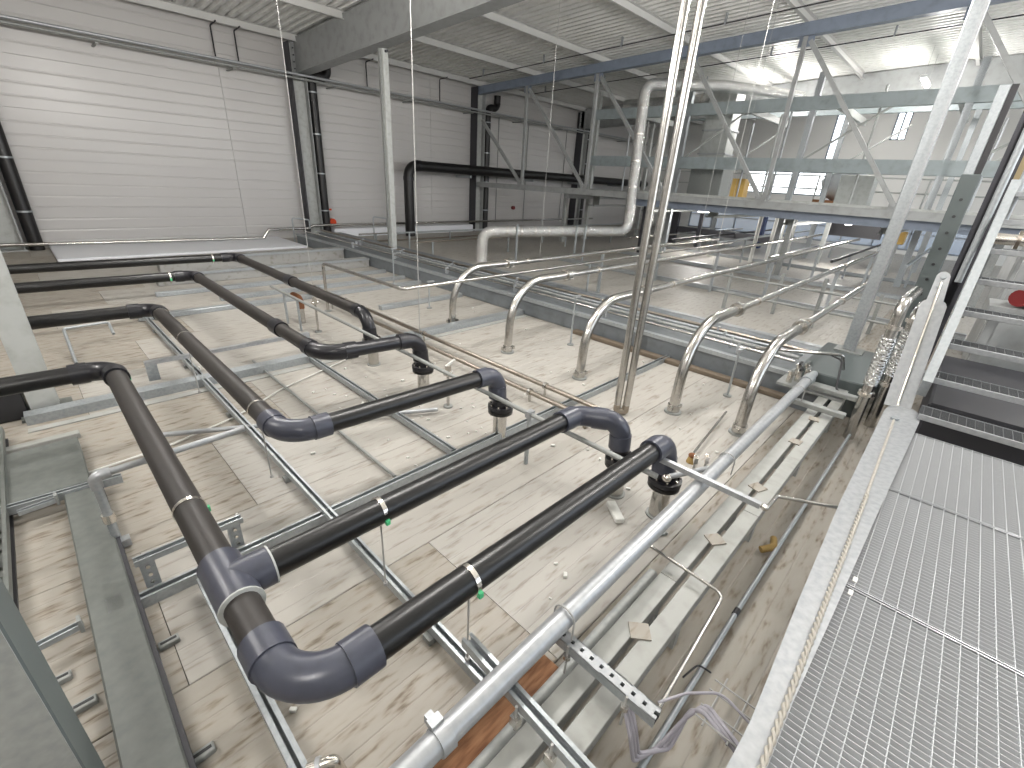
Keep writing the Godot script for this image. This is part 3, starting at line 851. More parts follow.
# ---------------------------------------------------------------- trunking, tube and cables on the right
func tray_zone() -> void:
	var g := thing("galvanised_tube", "long thick galvanised tube running diagonally beside the trunking", "tube", Vector3(0.5, 0, -0.77))
	part(g, "tube", MB.new().cyl(Vector3(0.2, 0.5, -0.765), Vector3(5.45, 0.5, -0.785), 0.047, 24), M.galv_bright)
	part(g, "pipe_clamp", MB.new().cyl(Vector3(0.545, 0.5, -0.765), Vector3(0.60, 0.5, -0.765), 0.054, 20).box(Vector3(0.57, 0.55, -0.80), Vector3(0.05, 0.03, 0.035)).box(Vector3(0.57, 0.53, -0.83), Vector3(0.03, 0.04, 0.03)), M.galv_bright)
	part(g, "reducer", MB.new().cyl(Vector3(5.45, 0.5, -0.785), Vector3(5.62, 0.5, -0.785), 0.06, 20).cyl(Vector3(5.62, 0.5, -0.785), Vector3(5.8, 0.5, -0.785), 0.04, 16), M.galv)
	for x in [1.27, 3.2, 5.1]:
		part(g, "u_bolt", MB.new().tube(bent([Vector3(x, 0.40, -0.825), Vector3(x, 0.56, -0.825), Vector3(x, 0.56, -0.715), Vector3(x, 0.40, -0.715)], 0.05, 5), 0.005, 6), M.wire)
	# two trunkings with lids
	for q in [[-0.66, -0.565, "left", "beside the galvanised tube"], [-0.53, -0.43, "right", "nearer the walkway"]]:
		var t := thing("cable_trunking", "long pale grey lidded cable trunking, the %s of two, %s" % [q[2], q[3]], "trunking", Vector3(0.3, 0, q[0]), "paired cable trunking")
		part(t, "body", MB.new().bx(0.2, 5.9, 0.22, 0.295, q[0] + 0.002, q[1] - 0.002), M.galv_dull)
		part(t, "lid", MB.new().bx(0.2, 2.05 if q[2] == "left" else 3.0, 0.293, 0.303, q[0], q[1], 0.003), M.trunk)
		part(t, "lid", MB.new().bx(2.054 if q[2] == "left" else 3.004, 5.9, 0.293, 0.303, q[0], q[1], 0.003), M.trunk)
		for x in [0.7, 1.9, 3.1, 4.3, 5.5]:
			part(t, "foot", MB.new().bx(x, x + 0.05, 0, 0.22, q[0] + 0.02, q[1] - 0.02), M.galv_dull)
	for q in [[2.55, "nearest"], [3.35, "second"], [4.35, "third"], [5.0, "farthest"], [1.62, "one by the perforated bracket"]]:
		var x: float = q[0]
		solo("joint_plate", MB.new().box(Vector3(x, 0.308, -0.548), Vector3(0.09, 0.008, 0.10), Basis(Vector3.UP, 0.2 + x * 0.3)), M.floor_c, "small dirty plate across the gap between the trunkings, " + q[1], "plate", Vector3(x, 0.303, -0.548), "plates over the trunking gap")
	# perforated bracket
	var pb := thing("perforated_bracket", "perforated galvanised bracket bar across both trunkings in the foreground", "bracket", Vector3(1.27, 0.38, -0.55))
	var web := MB.new()
	for k in 10:
		var z := -0.80 + k * 0.052
		web.bx(1.235, 1.295, 0.40, 0.405, z, z + 0.036)
		web.bx(1.235, 1.256, 0.40, 0.405, z + 0.036, z + 0.052)
		web.bx(1.274, 1.295, 0.40, 0.405, z + 0.036, z + 0.052)
	part(pb, "top_flange", web, M.galv_bright)
	part(pb, "side_flange", MB.new().bx(1.235, 1.24, 0.355, 0.405, -0.80, -0.28).bx(1.29, 1.295, 0.355, 0.405, -0.80, -0.28), M.galv)
	part(pb, "hole_shade_strip", MB.new().bx(1.24, 1.29, 0.362, 0.366, -0.80, -0.28), M.cable_dark)  # dark strip added for the shade seen through the holes
	for z in [-0.70, -0.40]:
		part(pb, "stud", MB.new().cyl(Vector3(1.225, 0.24, z), Vector3(1.225, 0.42, z), 0.006, 8), M.wire)
		part(pb, "nut", MB.new().cyl(Vector3(1.225, 0.34, z), Vector3(1.225, 0.362, z), 0.018, 6), M.bright)
	# second cross bar, slotted strut
	var cb := thing("cross_strut", "slotted strut crossing the trunkings at the bottom edge of the view", "strut", Vector3(0.9, 0.36, -0.6))
	part(cb, "rail", MB.new().sweep(c_section(0.055, 0.05, 0.004, 0.016), Vector3(0.93, 0.37, -1.05), Vector3(0.90, 0.37, -0.25)), M.galv)
	for z in [-0.68, -0.50]:
		part(cb, "stud", MB.new().cyl(Vector3(0.87, 0.28, z), Vector3(0.87, 0.43, z), 0.006, 8), M.wire)
		part(cb, "clamp", MB.new().box(Vector3(0.87, 0.34, z), Vector3(0.03, 0.05, 0.04)), M.bright)
	for q in [[5.15, "nearer"], [5.75, "farther"]]:
		solo("cross_bar", MB.new().bx(q[0] - 0.04, q[0] + 0.04, 0.35, 0.40, -0.85, -0.33, 0.006), M.galv_dull, "flat grey bar crossing the far end of the trunkings, the %s one" % q[1], "bar", Vector3(q[0], 0.35, -0.6))
	solo("drain_tube", MB.new().cyl(Vector3(0.3, 0.16, -0.72), Vector3(2.15, 0.16, -0.735), 0.032, 16), M.galv_dull, "dull grey tube low between the thick tube and the trunking", "tube", Vector3(0.3, 0.1, -0.72))
	solo("timber_plank", MB.new().bx(0.45, 1.30, 0.05, 0.12, -0.90, -0.76, 0.006), M.wood, "orange-brown timber plank lying under the thick galvanised tube", "plank", Vector3(0.9, 0, -0.83))
	# tube that carries on from the grey conduit
	var td := thing("elbow_tube", "pale square tube ending in a steel elbow over the trunking", "tube", Vector3(2.8, 0, -0.8))
	part(td, "tube", MB.new().bx(2.70, 2.735, 0.555, 0.59, -1.20, -0.40), M.galv_bright)
	part(td, "tail", MB.new().tube(bent([Vector3(2.72, 0.572, -0.41), Vector3(2.72, 0.572, -0.365), Vector3(2.92, 0.56, -0.36), Vector3(2.96, 0.56, -0.29), Vector3(3.1, 0.56, -0.05)], 0.03), 0.012, 10), M.steel)
	part(td, "elbow_fitting", MB.new().ball(Vector3(2.72, 0.572, -0.375), Vector3(0.024, 0.022, 0.024)), M.bright)
	var vl := thing("bolted_tee_fitting", "small bright clamp fittings on the thick tube beside the nearest riser", "fitting", Vector3(2.9, 0.4, -0.9))
	part(vl, "stem", MB.new().cyl(Vector3(2.70, 0.46, -1.0), Vector3(2.99, 0.5, -0.82), 0.02, 12), M.galv_bright)
	for k in 2:
		var p := Vector3(2.93 + k * 0.07, 0.54, -0.90 + k * 0.05)
		part(vl, "wing_nut", MB.new().box(p + Vector3(0, 0.02, 0), Vector3(0.05, 0.05, 0.025), Basis(Vector3.UP, 0.5)).cyl(p - Vector3(0, 0.06, 0), p + Vector3(0, 0.06, 0), 0.008, 8), M.bright)
	part(vl, "ball_end", MB.new().ball(Vector3(2.71, 0.46, -0.99), Vector3(0.034, 0.03, 0.034)), M.bright)
	solo("bent_rod", MB.new().tube(bent([Vector3(2.14, 0.35, -0.78), Vector3(2.11, 0.35, -0.335), Vector3(1.30, 0.33, -0.30)], 0.05), 0.009, 10), M.steel, "slim stainless rod bent at a right angle over the trunkings", "rod", Vector3(2.0, 0.33, -0.4))
	var fc := thing("floor_conduit", "thin grey conduit on the floor beside the walkway", "conduit", Vector3(1.2, 0, -0.28))
	part(fc, "tube", MB.new().cyl(Vector3(0.9, 0.05, -0.28), Vector3(2.35, 0.05, -0.285), 0.014, 10).cyl(Vector3(2.38, 0.05, -0.285), Vector3(5.6, 0.05, -0.26), 0.014, 10), M.galv)
	part(fc, "coupling", MB.new().cyl(Vector3(2.34, 0.05, -0.285), Vector3(2.39, 0.05, -0.285), 0.018, 10), M.cable_dark)
	# grey cables
	var cabs := ["outer", "middle", "inner"]
	for k in 3:
		var o := 0.021 * k
		solo("grey_cable", MB.new().tube(bent([Vector3(1.23 + o, 0.34, -0.40), Vector3(1.20 + o, 0.26, -0.34), Vector3(1.22 + o, 0.10, -0.31), Vector3(1.36 + o, 0.06, -0.27 + o), Vector3(1.48 + o, 0.20, -0.22), Vector3(1.53 - o, 0.30, -0.17), Vector3(1.45, 0.30 - o, 0.02)], 0.04, 5), 0.009, 10), M.cable, "grey cable looping from the perforated bracket to the walkway, %s of three" % cabs[k], "cable", Vector3(1.3, 0.05, -0.3), "looped grey cables")
	solo("white_cable", MB.new().tube(bent([Vector3(1.34, 0.36, -0.31), Vector3(1.45, 0.38, -0.24), Vector3(1.60, 0.33, -0.14), Vector3(1.58, 0.30, 0.0)], 0.08, 5), 0.006, 8), M.cable, "single thin white cable arching from the perforated bracket to the walkway", "cable", Vector3(1.4, 0.3, -0.2))
	var wb := thing("wire_tray", "short wire mesh cable tray sticking out from under the walkway", "tray", Vector3(1.55, 0.28, -0.1))
	for k in 4:
		part(wb, "wire", MB.new().cyl(Vector3(1.46 + 0.06 * k + (0.03 if k > 1 else 0.0), 0.29, -0.19), Vector3(1.46 + 0.06 * k + (0.03 if k > 1 else 0.0), 0.29, 0.06), 0.004, 6), M.wire)
	for k in 2:
		part(wb, "wire", MB.new().cyl(Vector3(1.44, 0.285, -0.15 + 0.1 * k), Vector3(1.72, 0.285, -0.15 + 0.1 * k), 0.004, 6), M.wire)
	solo("black_tie", MB.new().tube(bent([Vector3(1.75, 0.06, -0.33), Vector3(1.85, 0.09, -0.30), Vector3(1.88, 0.06, -0.24)], 0.04), 0.005, 6), M.cable_dark, "short bent black tie lying by the floor conduit", "tie", Vector3(1.8, 0.05, -0.3))
	solo("foam_roll", MB.new().tube(bent([Vector3(3.05, 0.03, -0.36), Vector3(3.12, 0.05, -0.30), Vector3(3.24, 0.03, -0.33)], 0.04), 0.024, 10), M.foam, "crumpled yellow-brown foam scrap on the dirty floor strip", "scrap", Vector3(3.15, 0, -0.33))

# ---------------------------------------------------------------- walkway and stair
func walkway_and_stair() -> void:
	var Y := 0.65
	var wk := thing("walkway", "galvanised grating walkway in the right foreground with pale rounded cheek plate", "walkway", Vector3(0.35, 0, 0.6))
	for b in [[0.35, 2.28], [2.29, 3.42], [3.43, 4.53]]:
		var ends := MB.new().bx(b[0], b[0] + 0.006, Y - 0.03, Y + 0.002, 0.05, 1.12).bx(b[1] - 0.006, b[1], Y - 0.03, Y + 0.002, 0.05, 1.12)
		ends.bx(b[0], b[1], Y - 0.03, Y + 0.002, 0.05, 0.053).bx(b[0], b[1], Y - 0.03, Y + 0.002, 1.117, 1.12)
		var g := part(wk, "grating_panel", ends, M.galv_bright)
		var x: float = b[0] + 0.014
		while x < b[1] - 0.012:
			part(g, "bearing_bar", MB.new().box(Vector3(x, Y - 0.0125, 0.585), Vector3(0.0045, 0.028, 1.064), Basis(Vector3.BACK, -0.32)), M.grate)
			x += 0.027
		var z := 0.075
		while z < 1.12:
			part(g, "cross_bar", MB.new().bx(b[0], b[1], Y - 0.016, Y + 0.0008, z - 0.0015, z + 0.0015), M.grate)
			z += 0.054
	# two bright clips on the edge of the near panel
	for q in [[2.22, "lower"], [2.33, "upper"]]:
		solo("grating_clip", MB.new().bx(q[0], q[0] + 0.04, Y, Y + 0.005, 0.115, 0.133), M.white, "small white grating clip at the walkway edge, %s one" % q[1], "clip", Vector3(q[0], Y, 0.13), "grating clips")
	# cheek plate along the walkway
	var top := MB.new()
	var outl := []
	outl.append([0.75, -0.03, 0.04]); outl.append([1.3, -0.01, 0.07]); outl.append([2.0, -0.035, 0.092]); outl.append([3.0, -0.06, 0.118]); outl.append([4.5, -0.068, 0.165]); outl.append([4.76, -0.07, 0.172])
	for k in 9:
		var a := PI / 2 * (k + 1) / 10.0
		outl.append([4.76 + 0.29 * sin(a), lerpf(-0.07, 0.052, 1 - sqrt(cos(a))), lerpf(0.172, 0.052, 1 - sqrt(cos(a)))])
	for i in outl.size() - 1:
		var a = outl[i]
		var c = outl[i + 1]
		for yy in [[Y + 0.012, Vector3.UP], [Y + 0.002, Vector3.DOWN]]:
			top.quad(Vector3(a[0], yy[0], a[1]), Vector3(c[0], yy[0], c[1]), Vector3(c[0], yy[0], c[2]), Vector3(a[0], yy[0], a[2]), yy[1])
		top.quad(Vector3(a[0], Y + 0.002, a[1]), Vector3(c[0], Y + 0.002, c[1]), Vector3(c[0], Y + 0.012, c[1]), Vector3(a[0], Y + 0.012, a[1]), Vector3(0, 0, -1))
		top.quad(Vector3(a[0], Y + 0.002, a[2]), Vector3(c[0], Y + 0.002, c[2]), Vector3(c[0], Y + 0.012, c[2]), Vector3(a[0], Y + 0.012, a[2]), Vector3(0, 0, 1))
	var ch := part(wk, "cheek_plate", top, M.galv_bright, "pale rounded cheek plate")
	part(ch, "side_web", MB.new().bx(0.75, 4.55, Y - 0.16, Y + 0.002, -0.012, -0.004), M.galv)
	var rp := MB.new()
	for s in 2:
		var pts := []
		for k in 700:
			var u := k / 699.0
			var a := u * 200.0 + s * PI
			pts.append(Vector3(lerpf(0.75, 3.2, u), Y + 0.018 + 0.006 * sin(a), lerpf(0.067, 0.042, u) + 0.006 * cos(a)))
		rp.tube(pts, 0.0068, 6)
	part(ch, "rope", rp, M.rope, "twisted wire rope along the plate")
	part(ch, "centre_rod", MB.new().cyl(Vector3(3.15, Y + 0.014, 0.042), Vector3(4.70, Y + 0.014, 0.016), 0.009, 8), M.rope)
	part(ch, "pin", MB.new().cyl(Vector3(4.66, Y + 0.005, 0.018), Vector3(4.66, Y + 0.03, 0.018), 0.03, 14), M.galv)
	# supporting beam under the walkway
	part(wk, "beam", MB.new().sweep(u_section(0.06, 0.2, 0.008), Vector3(0.3, 0.42, 0.16), Vector3(4.45, 0.42, 0.16)), M.galv_dull)
	for x in [0.8, 2.9, 4.5]:
		part(wk, "leg", MB.new().bx(x, x + 0.08, 0, 0.42, 0.16, 0.24), M.galv_dull)
	# stair: run .28, rise .25
	var st := thing("stair", "galvanised steel stair with open grating treads rising beyond the walkway", "stair", Vector3(4.8, 0.6, 0.6))
	var dirv := Vector3(0.28, 0.25, 0).normalized()
	var upv := Vector3(-dirv.y, dirv.x, 0)
	for z in [0.10, 1.16]:
		part(st, "stringer", MB.new().sweep(PackedVector2Array([Vector2(-0.02, -0.14), Vector2(0.045, -0.14), Vector2(0.045, 0.1), Vector2(-0.02, 0.1)]), Vector3(4.62, 0.56, z) + dirv * 0.5, Vector3(4.62, 0.56, z) + dirv * 2.9, upv), M.galv)
	for k in 8:
		var x := 4.82 + 0.28 * k
		var y := 0.714 + 0.25 * k
		var td := MB.new()
		td.bx(x, x + 0.26, y - 0.03, y - 0.026, 0.15, 1.16)
		for j in 9:
			td.bx(x + 0.022 + j * 0.027, x + 0.027 + j * 0.027, y - 0.028, y - 0.002, 0.15, 1.16)
		for j in 19:
			td.bx(x + 0.015, x + 0.26, y - 0.012, y, 0.17 + j * 0.054, 0.174 + j * 0.054)
		var tr := part(st, "tread", td, M.tread)
		part(tr, "nosing", MB.new().bx(x - 0.004, x + 0.014, y - 0.045, y + 0.003, 0.15, 1.16, 0.003), M.galv_bright, "bright nosing bar")
		part(tr, "rear_bar", MB.new().bx(x + 0.256, x + 0.262, y - 0.045, y, 0.15, 1.16), M.galv)
	part(st, "stringer_end_tube", MB.new().cyl(Vector3(5.80, 1.695, 0.112), Vector3(5.86, 1.68, 0.112), 0.028, 14), M.cable_dark, "dark open tube end")
	var cheek := MB.new()
	var ca := Vector3(5.08, 0.63, 0.0)
	var cb := Vector3(5.95, 1.735, -0.088)
	var cd := (cb - ca).normalized()
	var cw := Vector3(0, 0, 1)
	cw = (cw - cd * cw.dot(cd)).normalized()
	var cn := cw.cross(cd).normalized()
	if cn.y < 0: cn = -cn
	var L := ca.distance_to(cb)
	var prev := []
	for k in 20:
		var s := 0.0
		var hw := 0.095
		if k == 1:
			s = L - 0.36
		elif k > 1 and k < 7:
			s = L - 0.36 + 0.05 * sin((k - 1) * PI / 12)
			hw = lerpf(0.05, 0.09, cos((k - 1) * PI / 12))
		elif k >= 7:
			var a := PI / 2 * (k - 7) / 12.0
			s = L - 0.06 + 0.06 * sin(a)
			hw = 0.05 * maxf(cos(a), 0.03)
		var cur := [ca + cd * s - cw * hw, ca + cd * s + cw * hw]
		if prev.size() > 0:
			for f in [[cn * 0.006, cn], [-cn * 0.006, -cn]]:
				cheek.quad(prev[0] + f[0], cur[0] + f[0], cur[1] + f[0], prev[1] + f[0], f[1])
			cheek.quad(prev[0] - cn * 0.006, cur[0] - cn * 0.006, cur[0] + cn * 0.006, prev[0] + cn * 0.006, -cw)
			cheek.quad(prev[1] - cn * 0.006, cur[1] - cn * 0.006, cur[1] + cn * 0.006, prev[1] + cn * 0.006, cw)
		prev = cur
	var ck := part(st, "cheek_plate", cheek, M.galv_bright, "pale rounded cheek plate")
	part(ck, "ridge_rod", MB.new().cyl(ca + cn * 0.012, cb - cd * 0.12 + cn * 0.012, 0.012, 8), M.bright)
	for s in [0.06, 0.16]:
		part(ck, "bolt", MB.new().cyl(cb - cd * s, cb - cd * s + cn * 0.02, 0.022, 10), M.galv)
	# posts at the stair head
	var dp := thing("perforated_post", "dark grey-green perforated upright just past the stair cheek", "post", Vector3(7.2, 0, -0.22))
	part(dp, "shaft", MB.new().bx(7.13, 7.27, 0, 2.62, -0.31, -0.15, 0.008), M.post_dark)
	for k in 12:
		part(dp, "hole_plug", MB.new().cyl(Vector3(7.12, 0.5 + k * 0.17, -0.23), Vector3(7.135, 0.5 + k * 0.17, -0.23), 0.016, 8), M.cable_dark)
	var lp := thing("light_post", "tall pale upright with dark channel side behind the stair cheek", "post", Vector3(8.0, 0, -0.25))
	part(lp, "shaft", MB.new().bx(7.95, 8.05, 0, 3.55, -0.34, -0.24, 0.008), M.galv)
	part(lp, "dark_channel", MB.new().bx(7.95, 8.05, 0, 3.55, -0.24, -0.18), M.cable_dark)
	var bp := thing("brown_channel_post", "dark brown channel upright nearest the right edge behind the stair", "post", Vector3(8.0, 0, 0.0))
	part(bp, "shaft", MB.new().sweep(c_section(0.16, 0.12, 0.01, 0.04), Vector3(8.0, 0, 0.02), Vector3(8.0, 4.0, 0.02), Vector3.LEFT), M.dark)
	part(bp, "yellow_cover", MB.new().bx(7.98, 8.06, 2.5, 3.1, 0.10, 0.16), M.beige, "yellowed cover strip")
	part(st, "handrail_post", MB.new().cyl(Vector3(6.35, 1.62, 0.03), Vector3(6.35, 3.3, 0.03), 0.028, 14), M.galv)
	part(st, "handrail_post", MB.new().cyl(Vector3(6.9, 2.2, 0.16), Vector3(6.9, 3.9, 0.16), 0.028, 14), M.galv)
	part(st, "handrail", MB.new().cyl(Vector3(6.1, 3.1, 0.1), Vector3(7.2, 4.05, 0.1), 0.024, 14), M.galv)
	solo("stair_shade_block", MB.new().bx(5.5, 7.6, 0.0, 0.62, 0.2, 1.5, 0.02), M.dark, "added dark block standing in for the shade under the lowest stair treads", "housing", Vector3(6.5, 0, 0.8))  # added block; its dark colour stands in for shade under the treads
	# kit glimpsed under the treads
	var rm := thing("red_pump", "red and black pump body glimpsed between the stair treads", "pump", Vector3(8.2, 0.9, 0.9))
	part(rm, "body", MB.new().cyl(Vector3(8.0, 1.36, 0.62), Vector3(8.5, 1.36, 0.75), 0.10, 16), M.red)
	part(rm, "motor", MB.new().cyl(Vector3(8.0, 1.40, 0.75), Vector3(8.5, 1.40, 1.1), 0.16, 16), M.cable_dark)
	part(rm, "frame", MB.new().bx(7.9, 8.6, 1.1, 1.24, 0.4, 1.2), M.grey)
	part(rm, "leg", MB.new().bx(7.95, 8.03, 0, 1.1, 0.45, 0.53), M.grey)
	part(rm, "leg", MB.new().bx(8.5, 8.58, 0, 1.1, 1.05, 1.13), M.grey)
	solo("steel_tank", MB.new().bx(9.2, 11.5, 0.0, 1.9, 0.5, 2.6, 0.03), M.grey, "dull grey steel cabinet standing behind the stair treads", "cabinet", Vector3(10, 0, 1.5))
	var fp := thing("shiny_flange_pipe", "short shiny flanged pipe above the treads at the right edge", "pipe", Vector3(8.5, 1.85, 0.3))
	part(fp, "pipe", MB.new().cyl(Vector3(8.9, 1.95, 0.2), Vector3(8.9, 1.95, 1.6), 0.07, 16), M.bright)
	for z in [0.4, 0.75]:
		part(fp, "flange", MB.new().cyl(Vector3(8.9, 1.95, z), Vector3(8.9, 1.95, z + 0.04), 0.12, 18), M.steel_tarnished)
	part(fp, "support", MB.new().bx(8.87, 8.93, 0, 1.9, 0.55, 0.61), M.grey)

# ---------------------------------------------------------------- left side
func left_side() -> void:
	var b := thing("flat_floor_beam", "wide flat grey beam lying on the floor along the left", "beam", Vector3(-0.18, 0, -3))
	part(b, "body", MB.new().bx(-0.275, -0.085, 0, 0.10, -4.0, -1.0, 0.008), M.dull)
	part(b, "edge_strip", MB.new().bx(-0.085, -0.065, 0, 0.085, -4.0, -1.0), M.dark)  # dark strip painted for the shade along the beam side
	solo("column_shade_block", MB.new().bx(-0.62, -0.39, 0.0, 0.27, -6.15, -5.80, 0.01), M.cable_dark, "added black block standing in for the shadow at the left foot of the pale column", "box", Vector3(-0.5, 0, -6))  # added block, its black imitates the shadow beside the column foot
	solo("grey_sheet", MB.new().bx(-0.56, -0.12, 0.0, 0.095, -4.92, -4.10, 0.006), M.dull, "flat grey-green sheet at the far end of the flat beam by the left edge", "sheet", Vector3(-0.3, 0, -4.5))
	solo("cross_channel", MB.new().sweep(c_section(0.05, 0.06, 0.004, 0.012), Vector3(-0.62, 0.06, -4.04), Vector3(0.05, 0.06, -4.0)), M.galv, "narrow slotted channel crossing the end of the flat beam", "channel", Vector3(-0.3, 0, -4.05))
	solo("pale_strip", MB.new().bx(-0.75, -0.1, 0.0, 0.05, -5.16, -5.08, 0.005), M.trunk, "pale strip on the floor between the grey sheet and the pale column", "strip", Vector3(-0.4, 0, -5.1))
	var se := thing("strut_rail", "slotted strut running out under the big front elbow to a small bright elbow", "strut", Vector3(0.22, 0, -1.5))
	part(se, "rail", MB.new().sweep(c_section(0.06, 0.06, 0.004, 0.022), Vector3(0.215, 0.05, -2.55), Vector3(0.225, 0.05, -0.95)), M.galv)
	part(se, "side_elbow", MB.new().tube(bent([Vector3(0.24, 0.13, -1.20), Vector3(0.33, 0.15, -1.15), Vector3(0.35, 0.02, -1.12)], 0.03), 0.022, 12), M.bright)
	part(se, "elbow_collar", MB.new().cyl(Vector3(0.27, 0.137, -1.183), Vector3(0.285, 0.14, -1.175), 0.03, 12), M.galv_bright)
	var np := thing("near_post", "pale grey square post cutting the lower left corner of the view", "post", Vector3(-0.42, 0, -1.6))
	part(np, "shaft", MB.new().bx(-0.62, -0.305, 0.0, 2.6, -1.72, -1.50, 0.006), M.post_dark)
	part(np, "face_plate", MB.new().bx(-0.62, -0.31, 0.0, 2.6, -1.498, -1.49), M.galv_dull)
	var lc := thing("left_column", "pale grey H section column rising from the floor on the left", "column", Vector3(-0.27, 0, -5.75))
	part(lc, "flange", MB.new().bx(-0.37, -0.17, 0, 5.9, -5.80, -5.78), M.column)
	part(lc, "flange", MB.new().bx(-0.37, -0.17, 0, 5.9, -6.02, -6.00), M.column)
	part(lc, "web", MB.new().bx(-0.28, -0.26, 0, 5.9, -6.0, -5.80), M.column)
	part(lc, "base_plate", MB.new().bx(-0.45, -0.08, 0, 0.025, -6.08, -5.70), M.dull)
	var pt := thing("perforated_tray", "perforated grey cable tray along the left edge", "tray", Vector3(-0.56, 0, -4))
	part(pt, "side_rail", MB.new().bx(-0.70, -0.68, 0.08, 0.14, -5.4, -2.3), M.dull)
	part(pt, "side_rail", MB.new().bx(-0.565, -0.545, 0.08, 0.14, -5.4, -2.3), M.dull)
	var rungs := MB.new()
	for k in 24:
		rungs.bx(-0.68, -0.565, 0.08, 0.09, -5.4 + k * 0.13, -5.4 + k * 0.13 + 0.08)
	rungs.bx(-0.68, -0.655, 0.08, 0.09, -5.4, -2.3).bx(-0.595, -0.565, 0.08, 0.09, -5.4, -2.3)
	part(pt, "slotted_base", rungs, M.dull)
	part(pt, "slot_shade_strip", MB.new().bx(-0.70, -0.545, 0.0, 0.02, -5.4, -2.3), M.cable_dark)  # dark strip under the tray imitates the shade in its slots
	for q in [[-3.95, "farther"], [-2.62, "nearer"]]:
		var z: float = q[0]
		var t := thing("bracket_arm", "short pale bracket arm reaching from the perforated tray, the %s one" % q[1], "bracket", Vector3(-0.4, 0, z), "tray bracket arms")
		part(t, "arm", MB.new().sweep(c_section(0.04, 0.03, 0.003, 0.008), Vector3(-0.5, 0.09, z + 0.02), Vector3(-0.31, 0.09, z)), M.galv)
		part(t, "end_stop", MB.new().bx(-0.315, -0.30, 0.07, 0.15, z - 0.025, z + 0.025), M.galv_dull)
	for q in [[-0.43, -2.42, "beside the flat beam on the left"], [-0.04, -1.62, "right of the flat beam at the bottom edge"], [-0.36, -2.2, "tucked under the near part of the flat beam"], [-0.02, -2.3, "on the right edge of the flat beam midway"]]:
		var t := thing("clip_bracket", "small dark slotted clip bracket " + q[2], "clip", Vector3(q[0], 0, q[1]))
		part(t, "body", MB.new().bx(q[0] - 0.04, q[0] + 0.05, 0.0, 0.03, q[1] - 0.022, q[1] + 0.022, 0.004), M.galv_dull)
		part(t, "slot", MB.new().bx(q[0] - 0.03, q[0] + 0.04, 0.03, 0.032, q[1] - 0.008, q[1] + 0.006), M.cable_dark)
	var et := thing("elbow_drain", "galvanised tube rising from the floor left of the main pipe, with elbow at top", "tube", Vector3(-0.08, 0, -3.3))
	part(et, "tube", MB.new().cyl(Vector3(-0.08, 0.02, -3.3), Vector3(-0.08, 0.50, -3.3), 0.024, 14), M.galv)
	part(et, "elbow", MB.new().tube(bent([Vector3(-0.08, 0.46, -3.3), Vector3(-0.08, 0.54, -3.3), Vector3(0.0, 0.54, -3.3)], 0.035), 0.032, 14), M.galv_bright)
	part(et, "level_tube", MB.new().cyl(Vector3(0.0, 0.54, -3.3), Vector3(0.76, 0.54, -3.34), 0.022, 14), M.galv_bright)
	part(et, "union", MB.new().cyl(Vector3(-0.08, 0.20, -3.3), Vector3(-0.08, 0.26, -3.3), 0.034, 12), M.bright)
	part(et, "foot_clamp", MB.new().box(Vector3(-0.07, 0.04, -3.27), Vector3(0.10, 0.05, 0.06)), M.galv_bright)
	solo("loose_tube", MB.new().cyl(Vector3(0.39, 0.08, -4.55), Vector3(2.58, 0.05, -3.45), 0.022, 14), M.galv_bright, "loose galvanised tube lying slantwise under the second black loop", "tube", Vector3(0.4, 0, -4.5))
	solo("white_twine", MB.new().tube([Vector3(-0.25, 0.02, -4.35), Vector3(0.4, 0.02, -4.42), Vector3(1.0, 0.02, -4.62), Vector3(1.6, 0.02, -5.0), Vector3(2.6, 0.02, -5.4)], 0.009, 8), M.white, "thin white cord trailing across the floor near the raised frame", "cord", Vector3(0, 0, -4.4))
	var hf := thing("hoop_frame", "small bent tube hoop on the floor behind the left column", "frame", Vector3(0.0, 0, -7.8))
	part(hf, "hoop", MB.new().tube(bent([Vector3(0.05, 0, -7.2), Vector3(0.05, 0.25, -7.9), Vector3(0.5, 0.25, -7.95), Vector3(0.5, 0.15, -7.7)], 0.04), 0.018, 10), M.galv)

